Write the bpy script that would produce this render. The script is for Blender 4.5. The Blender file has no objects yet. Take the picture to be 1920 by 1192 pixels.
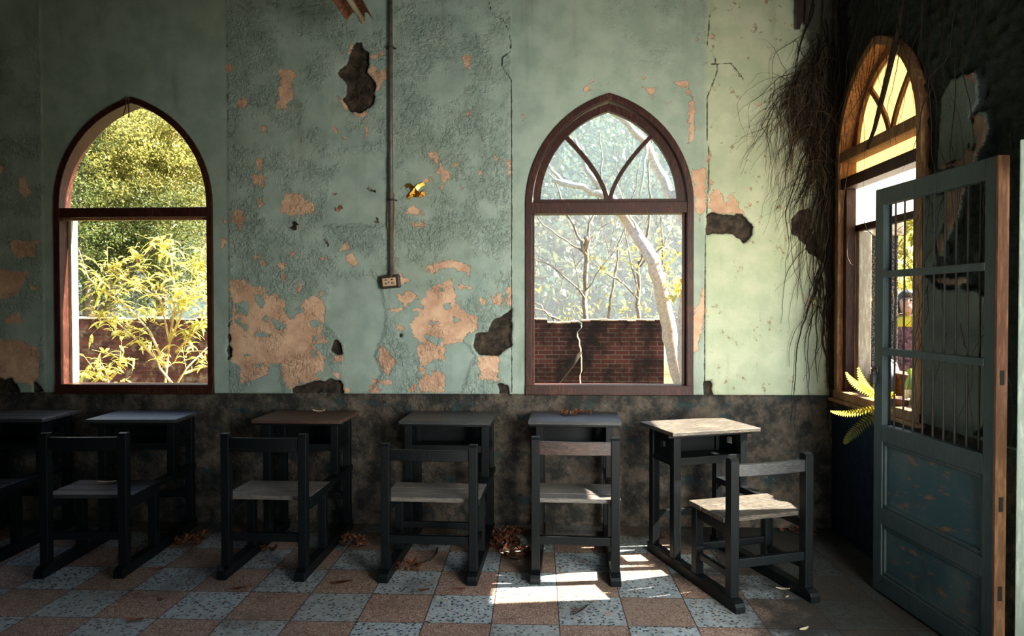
import bpy, bmesh, math, random
import numpy as np
from mathutils import Vector, Matrix, noise as mnoise

random.seed(7); rng = np.random.default_rng(11)
S = bpy.context.scene
COL = S.collection
PI = math.pi
R_ = math.radians

# ------------------------------------------------------------------ camera
F, YAW, PIT, ROL, H = 1300.0, .0370, -.0170, .0013, 1.40
def rotm():
    cy, sy, cp, sp, cr, sr = math.cos(YAW), math.sin(YAW), math.cos(PIT), math.sin(PIT), math.cos(ROL), math.sin(ROL)
    return (np.array([[cy,-sy,0],[sy,cy,0],[0,0,1]]) @ np.array([[1,0,0],[0,cp,-sp],[0,sp,cp]]) @ np.array([[cr,0,sr],[0,1,0],[-sr,0,cr]]))
RM = rotm(); EYE = np.array([0,0,H])
def ray(x, y): return RM @ np.array([(x-960)/F, 1, -(y-596)/F])
def onY(x, y, Y): d = ray(x, y); return Vector(EYE + d*(Y/d[1]))
def onX(x, y, X): d = ray(x, y); return Vector(EYE + d*(X/d[0]))
def onZ(x, y, Z=0): d = ray(x, y); return Vector(EYE + d*((Z-H)/d[2]))
cam = bpy.data.cameras.new('camera'); co = bpy.data.objects.new('camera', cam); COL.objects.link(co)
cam.sensor_width = 36; cam.lens = F/1920*36; cam.clip_start = .05; cam.clip_end = 600
m = Matrix(((RM[0,0],RM[0,2],-RM[0,1],0),(RM[1,0],RM[1,2],-RM[1,1],0),(RM[2,0],RM[2,2],-RM[2,1],H),(0,0,0,1)))
co.matrix_world = m
S.camera = co
YW, XW, ZL = 4.40, 1.833, .843           # back wall, right wall, top of the bare dado

# ------------------------------------------------------------------ materials
class NT:
    def __init__(s, name):
        s.m = bpy.data.materials.new(name); s.m.use_nodes = True
        s.t = s.m.node_tree; s.t.nodes.clear()
        s.out = s.n('ShaderNodeOutputMaterial')
    def n(s, typ, **kw):
        nd = s.t.nodes.new(typ)
        for k, v in kw.items(): setattr(nd, k, v)
        return nd
    def put(s, sock, v):
        if isinstance(v, bpy.types.NodeSocket): s.t.links.new(v, sock)
        elif isinstance(v, (tuple, list)) and len(v) == 3 and sock.type == 'RGBA': sock.default_value = (*v, 1)
        else: sock.default_value = v
    def math(s, op, a, b=0., c=None, clamp=False):
        nd = s.n('ShaderNodeMath', operation=op, use_clamp=clamp)
        s.put(nd.inputs[0], a); s.put(nd.inputs[1], b)
        if c is not None: s.put(nd.inputs[2], c)
        return nd.outputs[0]
    def mix(s, f, a, b):
        nd = s.n('ShaderNodeMix', data_type='RGBA')
        s.put(nd.inputs[0], f); s.put(nd.inputs[6], a); s.put(nd.inputs[7], b)
        return nd.outputs[2]
    def co(s):
        if not hasattr(s, '_co'): s._co = s.n('ShaderNodeTexCoord').outputs['Object']
        return s._co
    def noise(s, scale, detail=4, rough=.55, vec=None, dist=0.):
        nd = s.n('ShaderNodeTexNoise')
        s.put(nd.inputs['Vector'], vec if vec is not None else s.co())
        nd.inputs['Scale'].default_value = scale; nd.inputs['Detail'].default_value = detail
        nd.inputs['Roughness'].default_value = rough; nd.inputs['Distortion'].default_value = dist
        return nd.outputs[0]
    def vor(s, scale, feature='F1', vec=None, out='Distance', rand=1.):
        nd = s.n('ShaderNodeTexVoronoi', feature=feature)
        s.put(nd.inputs['Vector'], vec if vec is not None else s.co())
        nd.inputs['Scale'].default_value = scale; nd.inputs['Randomness'].default_value = rand
        return nd.outputs[out]
    def step(s, v, a, b):
        nd = s.n('ShaderNodeMapRange', interpolation_type='SMOOTHSTEP')
        s.put(nd.inputs[0], v); nd.inputs[1].default_value = a; nd.inputs[2].default_value = b
        return nd.outputs[0]
    def vmap(s, scale=(1,1,1), rot=(0,0,0), vec=None):
        nd = s.n('ShaderNodeMapping'); s.put(nd.inputs[0], vec if vec is not None else s.co())
        nd.inputs['Scale'].default_value = scale; nd.inputs['Rotation'].default_value = rot
        return nd.outputs[0]
    def attr(s, name):
        return s.n('ShaderNodeAttribute', attribute_name=name).outputs['Fac']
    def bump(s, h, strength=.5, dist=.01, normal=None):
        nd = s.n('ShaderNodeBump'); nd.inputs['Strength'].default_value = strength; nd.inputs['Distance'].default_value = dist
        s.put(nd.inputs['Height'], h)
        if normal is not None: s.put(nd.inputs['Normal'], normal)
        return nd.outputs[0]
    def bsdf(s, col, rough=.7, normal=None, spec=.4, metal=0., **kw):
        nd = s.n('ShaderNodeBsdfPrincipled')
        s.put(nd.inputs['Base Color'], col); s.put(nd.inputs['Roughness'], rough)
        nd.inputs['Specular IOR Level'].default_value = spec; nd.inputs['Metallic'].default_value = metal
        if normal is not None: s.put(nd.inputs['Normal'], normal)
        for k, v in kw.items(): s.put(nd.inputs[k.replace('_', ' ')], v)
        return nd.outputs[0]
    def done(s, sh, vol=None):
        if sh is not None: s.put(s.out.inputs[0], sh)
        if vol is not None: s.put(s.out.inputs[1], vol)
        return s.m

def mat_wood(name, dark, lite, rough=.5, axis=(1,1,1), amount=.5, spec=.4, bumpd=.0015):
    t = NT(name); v = t.vmap(axis)
    g = t.noise(14, 6, .65, v); f = t.noise(90, 3, .6, v); big = t.noise(5, 3)
    k = t.step(t.math('ADD', g, t.math('MULTIPLY', big, .35)), .95-amount*.6, 1.05-amount*.25)
    c = t.mix(k, dark, lite)
    c = t.mix(t.math('MULTIPLY', t.step(f, .55, .75), .35), c, tuple(x*.45 for x in dark))
    return t.done(t.bsdf(c, t.math('ADD', rough-.12, t.math('MULTIPLY', g, .3)), t.bump(t.math('ADD', f, g), .5, bumpd), spec))

def mat_plain(name, col, rough=.6, spec=.4, var=.3, scale=20, metal=0.):
    t = NT(name); n = t.noise(scale, 5)
    c = t.mix(t.step(n, .3, .7), tuple(x*(1-var) for x in col), tuple(min(1, x*(1+var)) for x in col))
    return t.done(t.bsdf(c, rough, t.bump(n, .3, .002), spec, metal))

def mat_leaf(name, a, b, trans=.5, scale=3.):
    t = NT(name)
    n = t.noise(scale, 2); w = t.n('ShaderNodeNewGeometry').outputs['Random Per Island']
    c = t.mix(t.step(t.math('ADD', t.math('MULTIPLY', n, .6), t.math('MULTIPLY', w, .5)), .25, .8), a, b)
    d = t.bsdf(c, .45, None, .35)
    tr = t.n('ShaderNodeBsdfTranslucent'); t.put(tr.inputs[0], t.mix(.18, c, (1., .95, .35)))
    mx = t.n('ShaderNodeMixShader'); mx.inputs[0].default_value = trans
    t.put(mx.inputs[1], d); t.put(mx.inputs[2], tr.outputs[0])
    return t.done(mx.outputs[0])

def mat_wall(name, right=False):
    t = NT(name); co_ = t.co()
    sx = t.n('ShaderNodeSeparateXYZ'); t.put(sx.inputs[0], co_)
    x, z = sx.outputs[0], sx.outputs[2]
    big = t.noise(1.3, 4); mid = t.noise(7, 5); fine = t.noise(55, 4, .6); edge = t.noise(20, 7, .68)
    en = t.math('SUBTRACT', edge, .5)
    # paint
    pale = t.attr('pale')
    teal = t.mix(t.step(mid, .3, .7), (.222,.298,.266), (.302,.382,.342))
    green = t.mix(t.step(mid, .3, .75), (.40,.46,.30), (.52,.55,.38))
    col = t.mix(pale, teal, green)
    col = t.mix(t.math('MULTIPLY', t.step(big, .45, .7), .35), col, (.22,.25,.18))
    # water runs and grime
    run = t.noise(6, 4, .6, t.vmap((1.6,1.6,.18)))
    col = t.mix(t.math('MULTIPLY', t.step(run, .55, .78), .35), col, (.13,.12,.075))
    # rust and mould freckles on the pale panel
    fr = t.math('MULTIPLY', t.math('MULTIPLY', t.step(t.noise(16, 6, .7), .60, .68), pale), .8)
    col = t.mix(fr, col, (.20,.11,.045))
    # peeled layer: bare pink render
    pink = t.mix(t.step(t.noise(9, 6, .65), .35, .7), (.47,.29,.195), (.66,.45,.31))
    pk = t.step(t.math('ADD', t.attr('peach'), t.math('MULTIPLY', en, .11)), -.002, .002)
    fleck = t.math('MULTIPLY', t.step(t.noise(26, 3, .6), .735, .75), t.attr('rough'))
    pk = t.math('MAXIMUM', pk, fleck)
    col = t.mix(pk, col, pink)
    # soot and root stain
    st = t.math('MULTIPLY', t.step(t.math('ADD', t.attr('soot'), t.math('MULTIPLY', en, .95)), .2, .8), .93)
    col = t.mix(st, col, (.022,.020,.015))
    # bare dark masonry
    hl = t.step(t.math('ADD', t.attr('hole'), t.math('MULTIPLY', en, .02)), -.002, .003)
    bare = t.mix(t.step(t.noise(18, 6, .7), .35, .75), (.022,.018,.015), (.095,.07,.05))
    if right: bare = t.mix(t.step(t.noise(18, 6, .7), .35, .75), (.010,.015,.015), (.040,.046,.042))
    col = t.mix(hl, col, bare)
    # cracks
    cr = t.step(t.math('ADD', t.attr('crack'), t.math('MULTIPLY', en, .016)), .0050, .0020)
    col = t.mix(t.math('MULTIPLY', cr, .85), col, (.03,.027,.022))
    # dado: bare cement with traces of old paint
    dado = t.step(t.math('ADD', z, t.math('MULTIPLY', en, .006)), ZL+.001, ZL-.004)
    dc = t.mix(t.step(t.noise(8, 7, .7), .38, .66), (.026,.027,.025), (.125,.102,.078))
    dc = t.mix(t.math('MULTIPLY', t.step(t.noise(4.5, 5, .7, t.vmap((1,1,2.2))), .56, .64), .75), dc, (.022,.05,.055))
    dc = t.mix(t.math('MULTIPLY', t.step(t.noise(30, 6, .75), .62, .7), .6), dc, (.22,.20,.165))
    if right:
        col = t.mix(t.math('ADD', .42, t.math('MULTIPLY', big, .35), None, True), col, (.022,.034,.032))  # shade of the right wall, with some grime, darkened into its colour
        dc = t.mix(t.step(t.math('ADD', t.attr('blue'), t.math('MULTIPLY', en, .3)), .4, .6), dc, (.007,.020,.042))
    col = t.mix(dado, col, dc)
    # relief: knobbly coat, smooth trowelled patches, steps at peeled edges
    rough = t.attr('rough')
    kn = t.math('ADD', t.math('MULTIPLY', t.step(t.noise(30, 5, .62, None, .5), .48, .64), .7), t.math('MULTIPLY', t.step(t.noise(62, 3, .6), .42, .62), .5))
    h = t.math('MULTIPLY', t.math('MULTIPLY', kn, rough), t.step(t.noise(3.4, 5, .65), .42, .58))
    h = t.math('ADD', t.math('MULTIPLY', h, 1.0), t.math('MULTIPLY', fine, .12))
    h = t.math('SUBTRACT', h, t.math('MULTIPLY', pk, .5))
    h = t.math('ADD', h, t.math('MULTIPLY', t.math('ADD', hl, dado, None, True), t.math('MULTIPLY', t.noise(24, 6, .7), 2.5)))
    h = t.math('SUBTRACT', h, t.math('MULTIPLY', cr, 2.))
    h = t.math('ADD', h, t.math('MULTIPLY', t.step(t.math('ADD', t.attr('smooth'), t.math('MULTIPLY', en, .14)), -.012, .012), -.35))
    return t.done(t.bsdf(col, .85, t.bump(h, .8, .0105), .2))

X0T, Y0T, TS = -2.606, 3.028, .30
def mat_floor():
    t = NT('terrazzo_tiles'); co_ = t.co()
    sx = t.n('ShaderNodeSeparateXYZ'); t.put(sx.inputs[0], co_)
    u = t.math('DIVIDE', t.math('SUBTRACT', sx.outputs[0], X0T), TS); v = t.math('DIVIDE', t.math('SUBTRACT', sx.outputs[1], Y0T), TS)
    fu, fv = t.math('FLOOR', u), t.math('FLOOR', v)
    par = t.math('FLOORED_MODULO', t.math('ADD', fu, fv), 2.)
    cb = t.n('ShaderNodeCombineXYZ'); t.put(cb.inputs[0], fu); t.put(cb.inputs[1], fv)
    wn = t.n('ShaderNodeTexWhiteNoise', noise_dimensions='2D'); t.put(wn.inputs[0], cb.outputs[0])
    rnd = wn.outputs[0]
    chip = t.vor(88, 'DISTANCE_TO_EDGE'); chipc = t.vor(88, 'F1', out='Color')
    sc = t.n('ShaderNodeSeparateColor'); t.put(sc.inputs[0], chipc)
    red = t.mix(sc.outputs[0], (.28,.185,.14), (.48,.38,.30))
    red = t.mix(t.step(chip, .12, .03), red, (.15,.06,.045))
    blu = t.mix(sc.outputs[1], (.24,.31,.34), (.41,.475,.49))
    blu = t.mix(t.math('MULTIPLY', t.step(sc.outputs[2], .80, .84), t.step(chip, .03, .10)), blu, (.03,.035,.04))
    blu = t.mix(t.math('MULTIPLY', t.step(sc.outputs[0], .92, .95), t.step(chip, .03, .10)), blu, (.40,.27,.18))
    c = t.mix(par, red, blu)
    c = t.mix(t.math('MULTIPLY', rnd, .34), c, (.20,.18,.14))
    dirt = t.noise(2.4, 6, .65)
    c = t.mix(t.math('MULTIPLY', t.step(dirt, .46, .72), .6), c, (.085,.07,.05))
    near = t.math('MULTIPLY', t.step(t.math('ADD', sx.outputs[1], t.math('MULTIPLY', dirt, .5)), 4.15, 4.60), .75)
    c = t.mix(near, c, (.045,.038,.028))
    corner_shade = t.math('MULTIPLY', t.step(t.math('ADD', t.math('ADD', sx.outputs[0], t.math('MULTIPLY', sx.outputs[1], .25)), t.math('MULTIPLY', t.math('SUBTRACT', dirt, .5), 1.6)), 1.45, 2.05), .93)  # right corner darkened in colour to stand for its shade
    c = t.mix(corner_shade, c, (.020,.021,.019))
    du = t.math('ABSOLUTE', t.math('SUBTRACT', t.math('FRACT', u), .5)); dv = t.math('ABSOLUTE', t.math('SUBTRACT', t.math('FRACT', v), .5))
    g = t.step(t.math('MAXIMUM', du, dv), .490, .495)
    c = t.mix(t.math('MULTIPLY', g, .9), c, (.02,.018,.016))
    h = t.math('ADD', t.math('MULTIPLY', g, -1.), t.math('MULTIPLY', t.step(chip, 0., .1), .25))
    return t.done(t.bsdf(c, t.math('ADD', t.math('ADD', .5, t.math('MULTIPLY', dirt, .35)), t.math('MULTIPLY', corner_shade, .3)), t.bump(h, .5, .003), .18))

def mat_brick(name, a, b, mortar, dirtc, dirt=.5, sx=1., yz=False, moss=0.):
    t = NT(name)
    rot = (R_(90), 0, 0) if not yz else (R_(90), 0, R_(90))
    s = t.n('ShaderNodeSeparateXYZ'); t.put(s.inputs[0], t.co())
    cb = t.n('ShaderNodeCombineXYZ'); t.put(cb.inputs[0], s.outputs[1 if yz else 0]); t.put(cb.inputs[1], s.outputs[2])
    nn = t.noise(3, 2)
    wob = t.n('ShaderNodeVectorMath', operation='MULTIPLY_ADD')
    nd0 = t.n('ShaderNodeTexNoise'); nd0.inputs['Scale'].default_value = 9; t.put(nd0.inputs['Vector'], t.co())
    t.put(wob.inputs[0], nd0.outputs[1]); wob.inputs[1].default_value = (.012,.012,0); t.put(wob.inputs[2], cb.outputs[0])
    bt = t.n('ShaderNodeTexBrick'); t.put(bt.inputs['Vector'], wob.outputs[0])
    bt.inputs['Scale'].default_value = 1; bt.inputs['Brick Width'].default_value = .21; bt.inputs['Row Height'].default_value = .066
    bt.inputs['Mortar Size'].default_value = .007; bt.inputs['Mortar Smooth'].default_value = .4; bt.inputs['Bias'].default_value = -.1
    t.put(bt.inputs['Color1'], a); t.put(bt.inputs['Color2'], b); t.put(bt.inputs['Mortar'], mortar)
    c = t.mix(t.math('MULTIPLY', t.step(t.noise(1.6, 6, .7), .40, .60), dirt), bt.outputs[0], dirtc)
    if moss: c = t.mix(t.math('MULTIPLY', t.step(t.noise(5, 6, .7), .5, .65), moss), c, (.26,.21,.12))
    h = t.math('ADD', t.math('MULTIPLY', bt.outputs[1], -1.), t.math('MULTIPLY', t.noise(40, 4), .6))
    return t.done(t.bsdf(c, .9, t.bump(h, .8, .01), .15))

def mat_glass(name, dirt=.08, tint=(.9,.97,1.), dcol=(.85,.85,.8), trans=True, streak=False):
    t = NT(name)
    tr = t.n('ShaderNodeBsdfTransparent'); t.put(tr.inputs[0], tint)
    gl = t.n('ShaderNodeBsdfGlossy'); gl.inputs['Roughness'].default_value = .05
    fr = t.n('ShaderNodeFresnel'); fr.inputs[0].default_value = 1.45
    m1 = t.n('ShaderNodeMixShader'); t.put(m1.inputs[0], t.math('MULTIPLY', fr.outputs[0], .7)); t.put(m1.inputs[1], tr.outputs[0]); t.put(m1.inputs[2], gl.outputs[0])
    tl = t.n('ShaderNodeBsdfTranslucent'); t.put(tl.inputs[0], dcol)
    m2 = t.n('ShaderNodeMixShader')
    t.put(m2.inputs[0], t.math('MULTIPLY', t.math('ADD', .6, t.math('MULTIPLY', t.noise(12, 5, .65), .8)), dirt, None, True))
    t.put(m2.inputs[1], m1.outputs[0]); t.put(m2.inputs[2], tl.outputs[0])
    return t.done(m2.outputs[0])

M = {}
M['wall'] = mat_wall('peeling_teal_plaster'); M['wall_r'] = mat_wall('shaded_sooty_teal_plaster', True)
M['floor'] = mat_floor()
M['frame'] = mat_wood('brown_window_wood', (.030,.009,.006), (.095,.032,.018), .42, (6,6,1.2), .5, .22)
M['frame_old'] = mat_wood('weathered_jamb_wood', (.16,.075,.03), (.42,.22,.085), .6, (6,6,.8), .6)
M['frame_pale'] = mat_wood('bleached_jamb_wood', (.30,.25,.17), (.55,.48,.36), .65, (6,6,.8), .6)
M['desk'] = mat_wood('worn_black_wood', (.0026,.0046,.0056), (.0095,.0105,.0105), .42, (8,1,1), .35, .2)
M['seat'] = mat_wood('scuffed_seat_wood', (.075,.072,.066), (.22,.195,.16), .42, (2,14,14), .65, .5)
M['seat_dark'] = mat_wood('dark_seat_wood', (.022,.024,.026), (.08,.076,.068), .38, (2,14,14), .5, .5)
M['top'] = mat_wood('worn_desk_top', (.022,.024,.027), (.085,.08,.074), .34, (2,14,14), .5, .5)
M['top_brown'] = mat_wood('brown_desk_top', (.05,.026,.018), (.13,.075,.05), .45, (2,14,14), .6, .5)
M['top_sun'] = mat_wood('sunlit_desk_top', (.030,.026,.021), (.15,.125,.092), .55, (2,14,14), .6, .4)  # lighter copy of the worn top, sunlight put into its colour
M['rail_brown'] = mat_wood('rubbed_brown_rail', (.02,.014,.012), (.12,.05,.03), .4, (2,14,14), .55, .5)
M['door'] = mat_wood('peeling_blue_door_paint', (.028,.050,.054), (.054,.076,.077), .6, (5,5,.8), .6)
t = NT('flaking_door_panel'); a = t.noise(9, 7, .72, t.vmap((1.,1.,3.4)))
c = t.mix(t.step(t.noise(3, 4), .4, .65), (.030,.070,.085), (.062,.10,.10)); c = t.mix(t.step(a, .56, .62), c, (.19,.10,.06)); c = t.mix(t.step(t.noise(5, 5, .7, t.vmap((1,1,.5))), .55, .72), c, (.028,.045,.05))
M['door_panel'] = t.done(t.bsdf(c, .6, t.bump(a, .5, .003), .3))
M['raw'] = mat_wood('raw_red_wood', (.15,.065,.038), (.30,.15,.085), .7, (6,6,.8), .6)
M['paleleaf'] = mat_wood('pale_green_door_paint', (.17,.215,.185), (.29,.335,.285), .6, (5,5,.8), .6)
M['iron'] = mat_plain('dark_iron', (.018,.018,.018), .5, .5)
M['rust'] = mat_plain('rusty_steel', (.17,.065,.035), .75, .3, .6, 45)
M['pipe'] = mat_plain('grimy_grey_conduit', (.10,.085,.075), .5, .5)
M['tube'] = mat_plain('fluorescent_tube_glass', (.62,.56,.42), .25, .5, .1)
M['cable'] = mat_plain('tan_cable', (.28,.20,.115), .6)
M['box'] = mat_plain('dark_bakelite', (.03,.022,.018), .45)
M['plate'] = mat_plain('yellowed_socket_plate', (.45,.31,.20), .45, .4, .15)
M['black'] = mat_plain('black_slot', (.006,.006,.006), .6)
M['gold'] = mat_plain('gold_foil', (.85,.36,.05), .28, .6, .35, 60, .9)
M['scrap'] = mat_plain('faded_scrap', (.17,.13,.10), .8, .2, .4, 60)
M['scrap_red'] = mat_plain('faded_red_scrap', (.30,.14,.09), .8, .2, .4, 60)
M['paper'] = mat_plain('pale_paper', (.60,.58,.50), .8, .2, .1)
M['dry'] = mat_leaf('dry_brown_leaf', (.05,.020,.013), (.20,.065,.028), .2, 30)
M['dry_pale'] = mat_leaf('dry_pale_leaf', (.45,.36,.22), (.6,.5,.34), .2, 30)
M['root'] = mat_plain('dry_root', (.026,.019,.014), .9, .1, .4, 60)
M['root_pale'] = mat_plain('pale_root', (.10,.066,.040), .9, .1, .4, 60)
M['fern'] = mat_leaf('yellow_fern', (.50,.42,.02), (.72,.60,.03), .55, 8)
M['fern_dark'] = mat_leaf('green_fern', (.06,.08,.015), (.12,.14,.03), .4, 8)
M['terracotta'] = mat_plain('plant_pot_clay', (.12,.07,.05), .8)
M['leaf_dark'] = mat_leaf('dark_tree_leaf', (.014,.032,.008), (.065,.095,.018), .42, .9)
M['leaf_mid'] = mat_leaf('olive_tree_leaf', (.045,.065,.012), (.30,.27,.055), .5, 1.6)
M['leaf_yel'] = mat_leaf('yellow_shrub_leaf', (.36,.36,.045), (.66,.58,.13), .5, 3)
M['leaf_gold'] = mat_leaf('golden_leaf', (.26,.25,.03), (.50,.38,.06), .45, 3)
M['bark_pale'] = mat_plain('pale_bark', (.46,.38,.32), .85, .2, .22, 35)
M['bark_thin'] = mat_plain('thin_grey_bark', (.20,.16,.12), .85, .2, .4, 9)
M['bark'] = mat_plain('brown_bark', (.20,.14,.09), .9, .2, .45, 9)
M['twig'] = mat_plain('yellow_stem', (.46,.34,.13), .8, .2, .3, 9)
M['brick'] = mat_brick('sooty_red_brick', (.085,.027,.019), (.042,.015,.012), (.13,.10,.072), (.012,.009,.008), .95)
M['brick_l'] = mat_brick('mossy_red_brick', (.17,.050,.030), (.09,.028,.020), (.12,.09,.06), (.02,.011,.009), .7, moss=.75)
M['brick_cap'] = mat_plain('broken_brick_top', (.50,.38,.27), .9, .1, .4, 30)
t = NT('pebble_dash'); pv = t.vor(170, out='Color'); s_ = t.n('ShaderNodeSeparateColor'); t.put(s_.inputs[0], pv)
M['pebble'] = t.done(t.bsdf(t.mix(t.step(s_.outputs[0], .5, .9), (.014,.014,.013), (.12,.105,.085)), .9, t.bump(t.vor(170), .8, .004), .2))
M['soil'] = mat_plain('weedy_ground', (.12,.11,.055), .95, .1, .5, 2)
M['hill'] = mat_plain('forest_floor', (.02,.04,.028), .95, .1, .5, .15)
M['forest'] = mat_leaf('hill_forest', (.010,.040,.028), (.042,.085,.036), .2, .05)
M['ceil'] = mat_plain('dim_ceiling', (.05,.06,.06), .9, .1)
M['side'] = mat_plain('dim_side_wall', (.05,.065,.06), .9, .1, .2, 4)
M['reveal'] = mat_plain('weathered_render', (.20,.20,.17), .9, .1, .3, 8)
M['glass'] = mat_glass('clear_dusty_glass', .05)
M['frost'] = mat_glass('dirty_cream_glass', 1.5, (.95,.9,.8), (.40,.315,.19))
M['frost_w'] = mat_glass('dirty_white_glass', 1.5, (.95,.95,.95), (.52,.51,.47))
M['skin'] = mat_plain('skin', (.40,.21,.15), .5, .4, .06, 6)
M['hair'] = mat_plain('black_hair', (.012,.010,.010), .4, .5)
M['cap'] = mat_plain('slate_cap_cloth', (.03,.04,.06), .8)
M['yellow'] = mat_plain('yellow_cloth', (.50,.38,.02), .8, .2, .1)
M['floral'] = mat_plain('dark_print_cloth', (.10,.045,.05), .85, .2, .8, 30)
M['denim'] = mat_plain('dark_trousers', (.03,.04,.06), .85)
M['bag'] = mat_plain('grey_plastic', (.20,.22,.25), .35, .5, .2)
M['bag_rim'] = mat_plain('white_plastic', (.75,.75,.75), .4)
t = NT('green_bottle_plastic')
M['bottle'] = t.done(t.bsdf((.42,.62,.20), .2, None, .5, Transmission_Weight=.45))
M['capgreen'] = mat_plain('lime_bottle_cap', (.35,.60,.03), .35)
M['label'] = mat_plain('white_bottle_label', (.75,.75,.68), .6)

# ------------------------------------------------------------------ mesh helpers
class MB:
    def __init__(s): s.v = []; s.f = []
    def add(s, vs, fs):
        o = len(s.v); s.v += [tuple(p) for p in vs]; s.f += [tuple(i+o for i in f) for f in fs]; return s
    def box(s, x0, x1, y0, y1, z0, z1, mtx=None):
        vs = [Vector((x, y, z)) for x in (x0, x1) for y in (y0, y1) for z in (z0, z1)]
        if mtx is not None: vs = [mtx @ p for p in vs]
        return s.add(vs, [(0,1,3,2),(4,6,7,5),(0,4,5,1),(2,3,7,6),(0,2,6,4),(1,5,7,3)])
    def tube(s, pts, radii, n=6, caps=True, sq=1.):
        pts = [Vector(p) for p in pts]
        if not isinstance(radii, (list, tuple)): radii = [radii]*len(pts)
        up = Vector((.13,.37,.92)); rings = []; vs = []
        prev = None
        for i, p in enumerate(pts):
            d = (pts[min(i+1, len(pts)-1)]-pts[max(i-1, 0)])
            d = d.normalized() if d.length > 1e-9 else Vector((0,0,1))
            if prev is None:
                a = d.cross(up); a = a if a.length > .05 else d.cross(Vector((1,0,0)))
            else: a = prev - d*prev.dot(d)
            a.normalize(); b = d.cross(a); prev = a
            for k in range(n):
                an = 2*PI*k/n; vs.append(p + (a*math.cos(an)+b*math.sin(an)*sq)*radii[i])
        fs = []
        for i in range(len(pts)-1):
            for k in range(n): fs.append((i*n+k, i*n+(k+1)%n, (i+1)*n+(k+1)%n, (i+1)*n+k))
        if caps: fs.append(tuple(range(n))[::-1]); fs.append(tuple(range((len(pts)-1)*n, len(pts)*n)))
        return s.add(vs, fs)
    def prism(s, poly, a, b, axis='y'):
        """poly: 2D outline; extruded from a to b along axis ('y': poly in xz; 'x': poly in yz; 'z': poly in xy)"""
        n = len(poly)
        def P(p, d): return {'y': (p[0], d, p[1]), 'x': (d, p[0], p[1]), 'z': (p[0], p[1], d)}[axis]
        vs = [P(p, a) for p in poly]+[P(p, b) for p in poly]
        return s.add(vs, [tuple(range(n))[::-1], tuple(range(n, 2*n))]+[(i, (i+1)%n, n+(i+1)%n, n+i) for i in range(n)])
    def ring(s, outer, inner, a, b, axis='y', closed=True):
        """solid band between two matching outlines"""
        n = len(outer)
        def P(p, d): return {'y': (p[0], d, p[1]), 'x': (d, p[0], p[1])}[axis]
        vs = [P(p, d) for d in (a, b) for q in (outer, inner) for p in q]
        fs = []
        for i in range(n if closed else n-1):
            j = (i+1) % n
            fs += [(i, j, n+j, n+i), (2*n+i, 3*n+i, 3*n+j, 2*n+j), (i, 2*n+i, 2*n+j, j), (n+i, n+j, 3*n+j, 3*n+i)]
        if not closed: fs += [(0, n, 3*n, 2*n), (n-1, 3*n-1, 4*n-1, 2*n-1)]
        return s.add(vs, fs)
    def ell(s, c, r, nu=14, nv=9, mtx=None):
        vs = []; fs = []
        c = Vector(c)
        for j in range(1, nv):
            ph = PI*j/nv
            for i in range(nu):
                th = 2*PI*i/nu
                q = Vector((r[0]*math.sin(ph)*math.cos(th), r[1]*math.sin(ph)*math.sin(th), r[2]*math.cos(ph)))
                vs.append(c+(mtx @ q if mtx is not None else q))
        top = Vector((0,0,r[2])); vs.append(c+(mtx@top if mtx is not None else top)); vs.append(c-(mtx@top if mtx is not None else top))
        T = (nv-1)*nu; B = T+1
        for j in range(nv-2):
            for i in range(nu): fs.append((j*nu+i, (j+1)*nu+i, (j+1)*nu+(i+1)%nu, j*nu+(i+1)%nu))
        for i in range(nu): fs.append((T, i, (i+1)%nu)); fs.append((B, (nv-2)*nu+(i+1)%nu, (nv-2)*nu+i))
        return s.add(vs, fs)
    def lathe(s, prof, n=20, c=(0,0,0), mtx=None):
        vs = []; c = Vector(c)
        for r, z in prof:
            for i in range(n):
                q = Vector((r*math.cos(2*PI*i/n), r*math.sin(2*PI*i/n), z)); vs.append(c+(mtx@q if mtx is not None else q))
        fs = [(j*n+i, j*n+(i+1)%n, (j+1)*n+(i+1)%n, (j+1)*n+i) for j in range(len(prof)-1) for i in range(n)]
        fs += [tuple(range(n))[::-1], tuple(range((len(prof)-1)*n, len(prof)*n))]
        return s.add(vs, fs)
    def build(s, name, mat, parent=None, smooth=False, bevel=0., kind=None, label=None):
        me = bpy.data.meshes.new(name); me.from_pydata(s.v, [], s.f); me.update()
        me.materials.append(mat if not isinstance(mat, str) else M[mat])
        bm = bmesh.new(); bm.from_mesh(me); bmesh.ops.recalc_face_normals(bm, faces=bm.faces); bm.to_mesh(me); bm.free()
        o = bpy.data.objects.new(name, me); COL.objects.link(o)
        if smooth: me.polygons.foreach_set('use_smooth', [True]*len(me.polygons))
        if bevel:
            b = o.modifiers.new('Bevel', 'BEVEL'); b.width = bevel; b.segments = 2; b.limit_method = 'ANGLE'; b.angle_limit = R_(40)
        if parent is not None: o.parent = parent
        if kind: o['kind'] = kind
        if label: o['label'] = label
        return o
def thing(name, label, cat, loc=(0,0,0), rz=0., group=None, kind=None):
    o = bpy.data.objects.new(name, None); o.empty_display_size = .05; COL.objects.link(o)
    o.location = loc; o.rotation_euler = (0, 0, rz)
    tag(o, label, cat, group, kind); return o
def tag(o, label=None, cat=None, group=None, kind=None):
    if label: o['label'] = label
    if cat: o['category'] = cat
    if group: o['group'] = group
    if kind: o['kind'] = kind
    return o
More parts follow.
